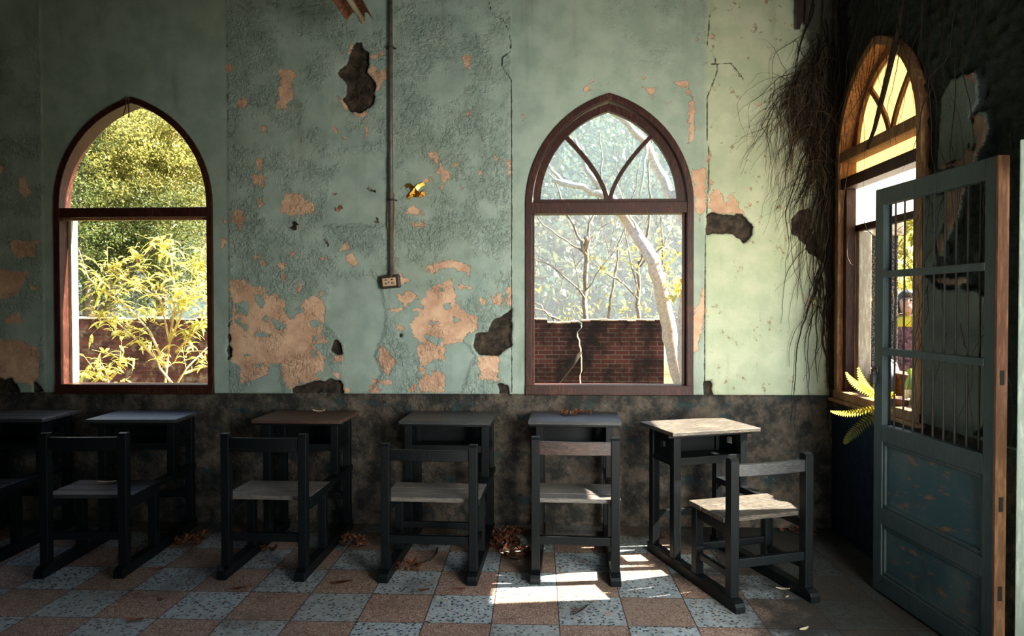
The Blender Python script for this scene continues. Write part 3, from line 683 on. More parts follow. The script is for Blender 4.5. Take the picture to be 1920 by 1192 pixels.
# ------------------------------------------------------------------ combined school desks and chairs
def school_desk(label, x, y, deg, w=.452, hb=.745, rail=(.650, .722), top='top', seat='seat', back='desk', low=False, hole=True):
    U = thing('school_desk', label, 'school desk', (x, y, 0), R_(deg), 'desks with joined chairs along the wall')
    h = w/2; p = .044; D = 'desk'
    def B(x0, x1, y0, y1, z0, z1): return MB().box(x0, x1, y0, y1, z0, z1)
    for s in (-1, 1):
        xa, xb = (-h-.004, -h+.048) if s < 0 else (h-.048, h+.004)
        prof = [(0, 0), (.86, 0), (.86, .055), (.035, .055), (.008, .044), (0, .03)]
        MB().prism(prof, xa, xb, 'x').build('skid', D, U, bevel=.003)
        xa, xb = (-h, -h+p) if s < 0 else (h-p, h)
        pr = [(.045, .054), (.093, .054), (.093, hb-.012), (.086, hb-.002), (.072, hb), (.052, hb-.004), (.045, hb-.016)]
        MB().prism(pr, xa, xb, 'x').build('back_post', D, U, bevel=.003)
        B(xa, xb, .345, .39, .054, .385).build('seat_leg', D, U, bevel=.003)
        # desk legs: on the open left both reach the skid, on the right the front one stops on the arm rail
        B(xa, xb, .80, .845, .054, .718).build('desk_leg', D, U, bevel=.003)
        B(xa, xb, .565, .61, .054 if s < 0 else .405, .718).build('desk_leg', D, U, bevel=.003)
        B(xa+.006, xb-.006, .09, .35, .335, .390).build('seat_apron', D, U, bevel=.002)
        if low: B(xa+.010, xb-.010, .09, .35, .135, .165).build('side_stretcher', D, U, bevel=.002)
        # side panel of the book box with its slot
        q = MB(); xs = (-h+.010, -h+.024) if s < 0 else (h-.024, h-.010)
        y0, y1, z0, z1 = .60, .81, .565, .712
        if hole:
            q.box(*xs, y0, y1, z0, .625); q.box(*xs, y0, y1, .660, z1); q.box(*xs, y0, .675, .625, .660); q.box(*xs, .725, y1, .625, .660)
        else: q.box(*xs, y0, y1, z0, z1)
        q.build('box_side', D, U)
        B(xs[0]-.008, xs[1]+.008, .60, .81, .545, .572).build('side_moulding', D, U, bevel=.002)
    # back rest, bowed slightly
    n = 10; A_, C_ = [], []
    for k in range(n+1):
        u = -h+p-.004+(w-2*p+.008)*k/n; bow = .012*(1-(2*k/n-1)**2)
        A_.append((u, .052-bow)); C_.append((u, .076-bow))
    MB().prism(A_+C_[::-1], rail[0], rail[1], 'z').build('back_rail', back, U, bevel=.003)
    B(-h+p-.004, h-p+.004, .054, .080, .185, .228).build('back_stretcher', D, U, bevel=.003)
    if low: B(-h+p-.004, h-p+.004, .355, .38, .17, .205).build('front_stretcher', D, U, bevel=.003)
    # seat boards
    e = [(.086, .185), (.191, .291), (.297, .405)]
    for k, (a, b) in enumerate(e):
        if a < .1: B(-h+p+.001, h-p-.001, .086, .095, .390, .412+.001*k)  # first board is notched between the posts
        B(-h-.006, h+.006, max(a, .096), b, .390, .412+random.uniform(-.001, .0015)).build('seat_board', seat, U, bevel=.002)
    B(h-p-.002, h+.010, .093, .84, .376, .410).build('arm_rail', D, U, bevel=.003)
    # desk
    B(-h+.02, h-.02, .575, .83, .553, .567).build('book_shelf', D, U)
    B(-h+p, h-p, .570, .592, .548, .590).build('shelf_front', D, U, bevel=.002)
    B(-h+p, h-p, .822, .836, .56, .715).build('box_back', D, U)
    B(-h+p-.003, h-p+.003, .81, .835, .20, .24).build('desk_stretcher', D, U, bevel=.002)
    B(-.262, .262, .556, .592, .700, .7195).build('top_cleat', D, U, bevel=.002)
    a = MB(); k0, k1 = .505, .885
    a.box(-.266, .266, k0, .632, .719, .740); a.box(-.266, .266, .634, .76, .719, .7405); a.box(-.266, .266, .762, k1, .719, .740)
    a.build('desk_top', top, U, bevel=.003)
    return U
school_desk('black desk with joined chair cut off by the left edge of the photo', -3.165, 3.455, 2, top='seat_dark', seat='seat_dark')
school_desk('black desk with joined chair under the left arched window, pale scrap on its seat', -2.362, 3.455, 2.5, top='top', seat='seat_dark')
school_desk('desk with joined chair with reddish brown top and pale greyish seat, third from the left', -1.416, 3.462, -1.5, top='top_brown', seat='seat')
school_desk('desk with joined chair having a low thin back rail, left of the right arched window', -.557, 3.445, -2.5, .498, .70, (.612, .668), 'top', 'seat', 'desk', True)
school_desk('desk with joined chair with brown rubbed back rail, dry leaves on its top', .188, 3.455, -2.5, .448, .737, (.645, .712), 'top', 'seat', 'rail_brown')
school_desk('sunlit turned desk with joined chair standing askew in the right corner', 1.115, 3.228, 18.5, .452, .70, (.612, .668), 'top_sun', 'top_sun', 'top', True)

# ------------------------------------------------------------------ fittings and scraps on the back wall
X_P = onY(735, 300, YW).x
zb_ = onY(735, 525, YW).z
cd = thing('conduit', 'long thin grey vertical pipe on the teal wall above the socket', 'pipe', (X_P, YW-.03, zb_))
MB().tube([(0, 0, 0), (0, 0, 3.64-zb_)], .0135, 12).build('pipe', 'pipe', cd, smooth=True)
for y in (92, 376):
    z = onY(735, y, YW).z-zb_
    MB().tube([(-.030, .028, z), (-.018, .012, z), (-.015, -.010, z), (0, -.017, z), (.015, -.010, z), (.018, .012, z), (.030, .028, z)], .006, 6).build('pipe_clip', 'iron', cd)
sp = onY(732, 528, YW-.02)
so = thing('wall_socket', 'small yellowed electric socket on a dark box at the end of the wall pipe', 'socket', sp, 0)
so.rotation_euler = (0, R_(-5), 0)
MB().box(-.062, .062, -.022, .020, -.042, .042).build('backing_box', 'box', so, bevel=.006)
pl = MB().box(-.045, .040, -.034, -.0222, -.028, .024).build('socket_plate', 'plate', so, bevel=.003)
for dx in (-.028, .012):
    for dz in (-.010, .012):
        MB().box(dx, dx+.008, -.0355, -.033, dz-.005, dz+.004).build('slot', 'black', pl); MB().box(dx+.011, dx+.015, -.0355, -.033, dz-.004, dz+.003).build('slot', 'black', pl)
MB().tube([(-.003, -.036, -.003), (-.003, -.033, -.003)], .005, 10).build('screw', 'iron', pl)
def wl(*p, d=.02): return [onY(x, y, YW-d) for x, y in p]
cb = MB().tube(wl((728,365),(727,420),(729,442),(735,455),(738,480),(736,505),(730,514),(722,522)), .0032, 6)
cb.tube(wl((739,362),(741,390),(739,430),(737,455),(736,490),(739,512),(733,521)), .0032, 6); cb.tube(wl((727,363),(733,360),(739,364)), .0032, 6)
cb.tube(wl((734,455),(738,470),(735,500),(737,515),(740,510),(737,498)), .0028, 6)
tag(cb.build('cable', 'cable', smooth=True), 'thin tan wires hanging loosely along the wall pipe above the socket', 'cable')
# flying gold ornament
gp = onY(779, 358, YW-.012)
go = thing('gold_ornament', 'shiny gold foil cross shaped ornament stuck on the wall right of the pipe', 'ornament', gp)
def strip(pts, wd, y0, mat, name):
    q = MB(); L = [Vector(p) for p in pts]; a, b = [], []
    for k, p in enumerate(L):
        d = (L[min(k+1, len(L)-1)]-L[max(k-1, 0)]).normalized(); nn = Vector((-d.y, d.x))*wd*(.6+.4*math.sin(PI*(k+.5)/len(L)))
        a.append(p+nn); b.append(p-nn)
    vs = []
    for dy in (0, .004):
        for k, (u, v) in enumerate(zip(a, b)):
            o_ = y0(k/(len(L)-1)); vs += [(u.x, o_+dy, u.y), (v.x, o_+.010+dy, v.y)]
    n = len(L); fs = []
    for k in range(n-1):
        fs += [(2*k, 2*k+1, 2*k+3, 2*k+2), (2*n+2*k, 2*n+2*k+2, 2*n+2*k+3, 2*n+2*k+1), (2*k, 2*k+2, 2*n+2*k+2, 2*n+2*k), (2*k+1, 2*n+2*k+1, 2*n+2*k+3, 2*k+3)]
    fs += [(0, 2*n, 2*n+1, 1), (2*n-2, 2*n-1, 4*n-1, 4*n-2)]
    return q.add(vs, fs).build(name, mat, go)
strip([(-.055,-.038),(-.03,-.030),(0,0),(.025,.030),(.055,.048)], .012, lambda u: -.02*math.sin(u*3), 'gold', 'foil_arm')
strip([(-.062,.028),(-.035,.036),(-.005,.006),(.028,-.030),(.058,-.022)], .013, lambda u: -.016*math.sin(u*3)-.006, 'gold', 'foil_arm')
strip([(-.045,-.050),(-.02,-.026),(.01,-.036)], .008, lambda u: -.012, 'gold', 'foil_tip')
strip([(.030,-.040),(.05,-.012),(.062,-.004)], .008, lambda u: -.014, 'gold', 'foil_tip')
def scrap(pxy, size, ang, mat, label, name='paper_scrap', cat='scrap', curl=.02):
    p = onY(*pxy, YW-.008); n = 5; top = []; q = MB(); ca, sa = math.cos(ang), math.sin(ang)
    for k in range(n):
        u = (k/(n-1)-.5)*size[0]
        for s in (-1, 1):
            v = s*size[1]/2*(.65+.35*math.sin(2.1*k+s)); top.append((u*ca-v*sa, -curl*abs(k/(n-1)-.25)**1.4*1.6, u*sa+v*ca))
    vs = top+[(x, y+.003, z) for x, y, z in top]; fs = []; N = 2*n
    for k in range(n-1):
        fs += [(2*k, 2*k+1, 2*k+3, 2*k+2), (N+2*k, N+2*k+2, N+2*k+3, N+2*k+1), (2*k, 2*k+2, N+2*k+2, N+2*k), (2*k+1, N+2*k+1, N+2*k+3, 2*k+3)]
    fs += [(0, N, N+1, 1), (N-2, N-1, 2*N-1, 2*N-2)]
    o_ = q.add(vs, fs).build(name, mat); o_.location = p
    return tag(o_, label, cat, 'scraps stuck on the wall')
scrap((700,358), (.062,.020), -.5, 'scrap', 'curled grey scrap close left of the wall pipe, level with the gold ornament', curl=.05)
scrap((637,391), (.050,.035), .35, 'scrap_red', 'broad torn reddish scrap on the smooth round plaster patch')
scrap((709,414), (.030,.028), 1.0, 'scrap', 'small folded brown scrap on the wall left of the pipe below the curled grey one', curl=.06)
scrap((630,364), (.022,.014), .3, 'scrap_red', 'tiny reddish scrap on the wall above the broad torn scrap')
scrap((615,456), (.060,.018), -1.0, 'scrap', 'narrow slanting brown scrap with an orange tip on the rough wall left of the pipe', curl=.05)
scrap((553,424), (.055,.048), .9, 'box', 'dark blackish flake on the wall beneath a big pink peeled patch', 'plaster_flake', 'flake')
q = MB(); q.tube(wl((237,184),(236,200),(232,213),(231,218), d=.025), .004, 6).tube(wl((240,184),(241,200),(242,214),(241,220), d=.025), .004, 6).tube(wl((233,186),(238,183),(243,187), d=.028), .006, 6)
tag(q.build('string', 'root_pale', smooth=True), 'frayed string knotted at the peak of the left arched window', 'string')
# hanging fluorescent lamp, seen from below at the top edge
a = onY(675, 34, 4.02); lf = thing('tube_lamp', 'rusty hanging fluorescent tube lamp at the top edge of the photo', 'lamp', (a.x, a.y, a.z))
MB().box(-.045, .045, -1.25, 0, .030, .058).build('housing', 'rust', lf, bevel=.003)
for s in (-1, 1):
    pr = [(s*.045, .030), (s*.078, -.012), (s*.081, -.012), (s*.048, .034)]
    MB().prism(pr, -1.25, 0).build('reflector_flange', 'rust', lf)
tb = MB().tube([(.008, -1.2, -.004), (.008, .012, -.004)], .017, 14).build('tube', 'tube', lf, smooth=True)
MB().tube([(.008, .012, -.004), (.008, .030, -.004)], .0175, 14).build('end_cap', 'plate', tb)
MB().box(-.010, .026, .0, .014, -.012, .032).build('lamp_holder', 'rust', lf)
for y in (-1.0, -.2): MB().tube([(0, y, .055), (0, y, 3.65-a.z)], .005, 6).build('hanging_rod', 'iron', lf)

# ------------------------------------------------------------------ small things on desks and floor
def leaf_shape(L, Wd, curl, mtx, q, n=5):
    vs = []
    for k in range(n+1):
        u = k/n; w_ = Wd*math.sin(PI*min(1, u*.93+.05))**.8*.5; z = curl*L*(u-.5)**2*2
        for s in (-1, 0, 1): vs.append(mtx @ Vector((L*(u-.5), s*w_, z+abs(s)*curl*Wd*.9)))
    fs = []
    for k in range(n):
        for s in (0, 1): fs.append((3*k+s, 3*k+s+1, 3*k+s+4, 3*k+s+3))
    q.add(vs, fs)
def leaf_at(p, L, W_, yaw, tilt, curl): return Matrix.Translation(p) @ Matrix.Rotation(yaw, 4, 'Z') @ Matrix.Rotation(tilt, 4, 'X') @ Matrix.Rotation(tilt*.6, 4, 'Y')
q = MB(); leaf_shape(.10, .026, .12, Matrix.Identity(4), q)
o_ = q.build('dry_leaf', 'dry_pale'); o_.location = onZ(200, 904, .4205); o_.rotation_euler = (.05, 0, .2); tag(o_, 'pale narrow leaf lying on the seat below the left arched window', 'leaf')
q = MB(); leaf_shape(.075, .03, .25, Matrix.Identity(4), q)
o_ = q.build('dry_leaf', 'dry_pale'); o_.location = onZ(598, 772, .748); o_.rotation_euler = (.1, 0, .15); tag(o_, 'pale leaf lying on the reddish edged desk top', 'leaf')
singles = [  # px, size, yaw, where
 ((250,1163), .085, .3, 'orange dry leaf alone on the tiles at the lower left bottom edge'),
 ((300,1123), .05, -.5, 'small dark leaf on a brown tile in front of the left desks'),
 ((447,1103), .075, .2, 'dark curled leaf on the floor in front of the reddish edged desk'),
 ((795,1107), .06, .3, 'small reddish leaf on a blue tile in front of the desk with low back rail'),
 ((863,1104), .05, .1, 'faint brown leaf at the foot of the chair with low back rail'),
 ((640,1092), .12, .1, 'long thin reddish leaf on the floor between two desks'),
 ((1468,1105), .065, -.3, 'pale pinkish leaf on the dark floor under the turned desk'),
 ((1476,1119), .03, .8, 'tiny pale leaf near the pinkish one on the dark floor'),
 ((1508,1180), .05, .4, 'small yellowish leaf on the dark floor at the bottom edge'),
 ((490,1052), .05, 1.2, 'small dark leaf on the tiles under the reddish edged desk'),
 ((1080,1143), .035, .2, 'black speck of leaf on a bluish tile in front of the sun patch'),
 ((822,1122), .03, .9, 'curled brown stalk of leaf on a pale blue tile'),
 ((622,1125), .03, .5, 'dark tiny leaf on a blue tile in front of the third desk'),
 ((300,1066), .07, .4, 'dull brown leaf on the tiles beside the left chair skid')]
for p, L, yw_, lab in singles:
    q = MB(); leaf_shape(L, L*.42, random.uniform(.08, .22), Matrix.Identity(4), q)
    o_ = q.build('dry_leaf', 'dry' if 'pale' not in lab and 'yellowish' not in lab else 'dry_pale'); z = onZ(*p, .004); o_.location = z; o_.rotation_euler = (random.uniform(-.15, .15), random.uniform(-.15, .15), yw_)
    tag(o_, lab, 'leaf', 'single dry leaves on the floor')
def litter(name, label, spots):
    q = MB()
    for (cx_, cy_, rx, ry, n, hz) in spots:
        for _ in range(n):
            aa, rr = random.uniform(0, 2*PI), math.sqrt(random.random())
            p = onZ(cx_+rx*rr*math.cos(aa), cy_+ry*rr*math.sin(aa), 0)
            p.z = .008+random.random()*hz*.35*(1-rr)
            L = random.uniform(.022, .055)
            leaf_shape(L, L*random.uniform(.35, .6), random.uniform(.1, .8), leaf_at(p, L, L, random.uniform(0, 6.28), random.uniform(-.35, .35), 0), q, 4)
    return tag(q.build(name, 'dry'), label, 'leaf litter', None, 'stuff')
litter('leaf_litter', 'heaps of dry brown leaves blown along the foot of the back wall', [(355,1018,32,9,34,.05), (660,1020,26,10,34,.05), (945,1018,32,16,95,.07), (965,1038,26,10,30,.05), (760,1066,30,8,16,.03), (490,1035,24,5,10,.03), (540,1010,24,4,8,.02), (700,1008,60,5,16,.02), (960,1000,40,6,20,.02), (330,1003,60,5,14,.02), (1240,1006,30,5,8,.02), (1500,1000,40,8,12,.02), (820,1020,50,8,14,.02)])
q = MB()
for k in range(14):
    p = onZ(1080+random.uniform(-28, 28), 776+random.uniform(-3, 2), .745)
    leaf_shape(.05, .022, .5, leaf_at(p, .05, .02, random.uniform(0, 6), random.uniform(-.5, .5), 0), q, 4)
tag(q.build('leaf_litter', 'dry'), 'small dry leaves lying along the back of the desk top under the right window', 'leaf litter', None, 'stuff')
q = MB(); q.tube([onZ(x, y, .012+.02*math.sin(k)) for k, (x, y) in enumerate(((820,1026),(818,1036),(808,1048),(790,1055),(770,1062),(752,1070)))], [.004,.006,.007,.006,.005,.003], 6)
tag(q.build('twig', 'root', smooth=True), 'bent dry twig on the floor under the chair with low back rail', 'twig')
q = MB(); q.tube([onZ(x, y, .010) for x, y in ((1102,1133),(1092,1142),(1082,1148),(1074,1152))], [.003,.004,.003,.002], 6)
tag(q.build('twig', 'root', smooth=True), 'short dark twig on a tile just in front of the sun patch', 'twig')
q = MB(); q.tube([onZ(x, y, .015) for x, y in ((1000,1030),(985,1042),(972,1048),(955,1046))], [.004,.006,.005,.003], 6)
tag(q.build('twig', 'root', smooth=True), 'dry twig beside the leaf heap left of the desk below the right window', 'twig')

# ------------------------------------------------------------------ roots and creepers in the corner
def wander(p0, d0, n, step, jit, lim, r0, r1, pull=Vector((0,0,-.12)), q=None, sides=4):
    p = Vector(p0); d = Vector(d0).normalized(); P = [p.copy()]
    for k in range(n):
        d = (d+Vector((random.gauss(0, jit), random.gauss(0, jit*.35), random.gauss(0, jit)))+pull).normalized()
        p = p+d*step; p = Vector(lim(p)); P.append(p.copy())
    q.tube(P, [r0+(r1-r0)*k/n for k in range(n+1)], sides, False)
def limb(p): return (min(p.x, XW-.012), min(max(p.y, YW-.13), YW-.006), min(p.z, 3.6))
q = MB(); q2 = MB()
for k in range(250):
    u = random.random()*4; pth = ((1548,70),(1512,140),(1498,195),(1520,260),(1548,340),(1548,340)); j = int(u); rx = pth[j][0]+(pth[j+1][0]-pth[j][0])*(u-j); ry = pth[j][1]+(pth[j+1][1]-pth[j][1])*(u-j)
    a = onY(rx+random.gauss(6, 13), ry+random.gauss(0, 16), YW-.02)
    wander(a, (random.gauss(-.45, .45), -.2, random.gauss(-.5, .5)), random.randint(8, 34), .022, .20, limb, random.uniform(.0009, .0026), .0006, q=q if random.random() < .7 else q2)
for k in range(70):
    a = onY(random.uniform(1525, 1562), random.uniform(-20, 560), YW-.015)
    wander(a, (random.gauss(0, .2), 0, -1), random.randint(16, 40), .028, .13, limb, random.uniform(.002, .006), .001, q=q)
for k in range(26):
    a = onY(random.uniform(1440, 1500), random.uniform(150, 240), YW-.01)
    wander(a, (random.gauss(-.2, .4), 0, random.gauss(-.6, .5)), random.randint(10, 22), .024, .2, limb, .0016, .0005, q=q2)
for k in range(16):
    a = onY(random.uniform(1500, 1550), random.uniform(380, 560), YW-.01)
    wander(a, (random.gauss(0, .3), 0, -1), random.randint(10, 22), .024, .12, limb, .0014, .0005, q=q2)
tag(q.build('dry_roots', 'root'), 'tangled dark dry roots hanging in the corner left of the side window', 'roots', None, 'stuff')
tag(q2.build('dry_rootlets', 'root_pale'), 'fine pale rootlets spreading over the pale green wall near the corner', 'roots', None, 'stuff')
def limr(p): return (min(max(p.x, XW-.16), XW-.006), min(p.y, YW-.01), min(p.z, 3.6))
q = MB()
for k in range(80):
    Y = random.choice([random.uniform(4.26, 4.40), random.uniform(3.0, 3.42), random.uniform(3.45, 4.2)])
    a = Vector((XW-.02, Y, random.uniform(2.85 if Y > 3.3 else 2.3, 3.6)))
    wander(a, (0, random.gauss(0, .15), -1), random.randint(14, 40), .03, .12, limr, random.uniform(.001, .0035), .0006, q=q)
for k in range(26):
    a = Vector((XW-.02, random.uniform(2.72, 3.4), random.uniform(1.2, 2.3)))
    wander(a, (0, random.gauss(0, .3), -1), random.randint(10, 26), .03, .16, limr, .0016, .0006, q=q)
tag(q.build('creeper_strands', 'root'), 'thin dry creeper strands trailing down the dark right wall over the side window', 'creeper', None, 'stuff')
q = MB(); q.tube([onX(x, y, XW-.05) for x, y in ((1693,0),(1684,60),(1672,110),(1660,160),(1650,200),(1640,240),(1626,278))], [.012,.014,.015,.014,.013,.011,.008], 8)
tag(q.build('vine', 'root', smooth=True), 'thick dry vine stem leaning across the arch of the side window', 'vine')
q = MB(); q.tube([onX(x, y, XW-.03) for x, y in ((1588,250),(1584,280),(1592,300))]+[onX(x, y, XW-.03) for x, y in ((1582,370),(1580,400),(1573,425))], .002, 5)
q.tube([onX(x, y, XW-.03) for x, y in ((1592,440),(1588,460),(1588,480),(1595,495),(1600,497))], .0022, 5); q.tube([onX(x, y, XW+.02) for x, y in ((1620,414),(1625,430),(1636,440),(1650,455),(1672,468),(1695,478))], .0022, 5)
tag(q.build('vine_tendril', 'root_pale', smooth=True), 'pale curling tendrils hanging in front of the side window', 'vine')
wf = thing('wall_fern', 'tiny fern fronds sprouting from the pale green wall near the corner', 'fern', onY(1545, 562, YW-.01))
for ends in (((1545,562),(1528,572),(1518,592),(1515,622)), ((1545,562),(1535,559),(1527,560),(1519,563))):
    q = MB(); P = [Vector(onY(x, y, YW-.02))-wf.location for x, y in ends]; PP = []
    for a_, b_ in zip(P, P[1:]):
        for u_ in (0, .25, .5, .75): PP.append(a_.lerp(b_, u_))
    q.tube(PP, .0018, 4)
    for k in range(1, len(PP)-1):
        d = (PP[k+1]-PP[k-1]).normalized(); sd_ = Vector((-d.z, 0, d.x))
        for s_ in (-1, 1):
            tp_ = PP[k]+(sd_*s_+d*.3)*.016*(1-.5*k/len(PP)); q.add([PP[k]-d*.003, (PP[k]+tp_)/2-d*.004, tp_, (PP[k]+tp_)/2+d*.004], [(0,1,2,3)])
    q.build('frond', 'fern_dark', wf)
rg = thing('hanging_strip', 'two ragged dark strips hanging from above in the top right corner of the back wall', 'strip', onY(1500, 10, YW-.05))
for x0_, x1_, y1_ in ((1493, 1507, 54), (1510, 1516, 44)):
    top_ = []; 
    for k in range(7):
        u_ = k/6; a_ = Vector(onY(x0_+random.uniform(-1, 1), -20+(y1_+20)*u_, YW-.05))-rg.location; b_ = Vector(onY(x1_-(x1_-x0_)*.5*max(0, u_-.7)/.3+random.uniform(-1, 1), -20+(y1_+20)*u_, YW-.05))-rg.location
        top_ += [a_, b_]
    q = MB(); n_ = len(top_); fs = []
    for k in range(6): fs += [(2*k, 2*k+1, 2*k+3, 2*k+2), (n_+2*k, n_+2*k+2, n_+2*k+3, n_+2*k+1), (2*k, 2*k+2, n_+2*k+2, n_+2*k), (2*k+1, n_+2*k+1, n_+2*k+3, 2*k+3)]
    fs += [(0, n_, n_+1, 1), (n_-2, n_-1, 2*n_-1, 2*n_-2)]
    q.add(top_+[p+Vector((0, .012, 0)) for p in top_], fs).build('strip', 'box', rg)
def onr(x, y, X): return onX(x, y, X)

def long_leaf(q, p, d, L, wd):
    d = Vector(d).normalized(); s = d.cross(Vector((random.gauss(0, .3), random.gauss(0, .3), 1))); s.normalize(); u = s.cross(d); n = 4; vs = []
    for k in range(n+1):
        t_ = k/n; c = Vector(p)+d*L*t_-Vector((0, 0, 1))*L*.45*t_*t_; w_ = wd*math.sin(PI*min(.97, .08+t_*.9))**.8
        vs += [c+s*w_+u*w_*.3, c, c-s*w_+u*w_*.3]
    q.add(vs, [(3*k+j, 3*k+j+1, 3*k+j+4, 3*k+j+3) for k in range(n) for j in (0, 1)])
long_leaf0 = long_leaf
# ------------------------------------------------------------------ on and beyond the side window
fb = Vector((XW+.03, 3.66, .8345))
fr = thing('fern', 'bright yellow fern growing on the sill of the side window', 'fern', fb)
MB().lathe([(.030, 0), (.045, .004), (.055, .075), (.060, .08), (.060, .09), (.05, .09), (.045, .075)], 16).build('pot', 'terracotta', fr, smooth=True)
def frond(end, mid, mat, L0=.030, n=26):
    q = MB(); b = Vector((0, 0, .085)); e = Vector(end)-fb; mm = Vector(mid)-fb; P = []
    for k in range(n+1):
        u = k/n; P.append(b*(1-u)**2+(mm*2-(b+e)/2)*2*u*(1-u)+e*u*u)
    q.tube(P, [.0028*(1-.8*k/n) for k in range(n+1)], 5)
    for k in range(4, n):
        d = (P[k+1]-P[k-1]).normalized(); sd = d.cross(Vector((.75, .6, .2))); sd.normalize(); u = k/n
        ll = L0*math.sin(PI*min(1, .12+u*.86))**.7; w_ = .0052
        for s in (-1, 1):
            base = P[k]; tip = base+(sd*s+d*.35).normalized()*ll; tip.z -= ll*.12
            md = (base+tip)/2
            q.add([base-d*w_*.7, md-d*w_, tip, md+d*w_, base+d*w_*.7], [(0,1,2,3,4)])
    q.build('frond', mat, fr)
frond(onX(1586, 696, 1.70), onX(1618, 728, 1.78), 'fern'); frond(onX(1609, 686, 1.76), onX(1632, 735, 1.80), 'fern', .036)
frond(onX(1556, 770, 1.62), onX(1608, 772, 1.72), 'fern', .024); frond(onX(1583, 832, 1.66), onX(1612, 800, 1.72), 'fern_dark', .034)
frond(onX(1678, 786, 1.80), onX(1672, 745, 1.84), 'fern', .028); frond(onX(1703, 752, 1.92), onX(1690, 762, 1.90), 'fern', .02)
bp = Vector((XW+.17, 3.80, .835))
bt = thing('plastic_bottle', 'light green plastic bottle with lime cap tilted on the side window sill', 'bottle', bp); bt.rotation_euler = (R_(-10), R_(6), 0)
MB().lathe([(.026, .0), (.031, .006), (.031, .05), (.029, .055), (.029, .11), (.031, .115), (.031, .135), (.024, .165), (.013, .19), (.013, .205)], 20).build('bottle_body', 'bottle', bt, smooth=True)
MB().lathe([(.0295, .056), (.0312, .058), (.0312, .108), (.0295, .110)], 20).build('bottle_label', 'label', bt, smooth=True)
MB().lathe([(.0155, .198), (.017, .2), (.017, .222), (.014, .226)], 16).build('bottle_cap', 'capgreen', bt)
gb = thing('plastic_bag', 'rounded grey plastic bag with white rim behind the fern on the side window sill', 'bag', (XW+.165, 4.05, .835))
q = MB().lathe([(.045, 0), (.062, .02), (.070, .09), (.066, .17), (.05, .22), (.025, .248), (.004, .256)], 18); q.build('bag_body', 'bag', gb, smooth=True)
MB().tube([(-.072, -.01, .06), (-.068, -.012, .14), (-.052, -.015, .21), (-.025, -.018, .25), (.01, -.02, .262), (.045, -.02, .235), (.066, -.02, .17)], .0055, 6).build('bag_rim', 'bag_rim', gb, smooth=True)
yv = thing('yellow_leaf_vine', 'few pale yellow leaves on a thin vine outside the left edge of the side window', 'vine', onX(1612, 600, XW+.24))
q = MB(); q.tube([Vector(onX(x, y, XW+.24))-yv.location for x, y in ((1610,660),(1613,600),(1609,560),(1613,530),(1612,495))], .003, 5); q.build('stem', 'twig', yv)
q = MB()
for (x, y), d, L in (((1612,500),(0,.1,-.6),.11), ((1614,520),(0,-.8,.5),.09), ((1612,530),(0,-1,-.25),.17), ((1613,533),(0,-.8,-.5),.12), ((1610,560),(0,-.3,-1),.12), ((1612,590),(0,-.2,-1),.12), ((1610,570),(0,.5,-.8),.09)): long_leaf0(q, Vector(onX(x, y, XW+.24))-yv.location, d, L, .016)
q.build('foliage', 'leaf_gold', yv)
# pebble-dash pillar outside
pr = thing('pillar', 'rough dark pebble dashed pillar outside the side window', 'pillar', (2.47, 5.18, -.1))
MB().box(-.16, .11, -.12, .5, 0, 2.05).build('shaft', 'pebble', pr, bevel=.01); MB().box(-.18, .13, -.15, .53, 2.0, 2.1).build('coping', 'brick_cap', pr, bevel=.01)
MB().box(-.205, -.162, -.10, -.03, 0, 1.85).build('rusty_strip', 'rust', pr)

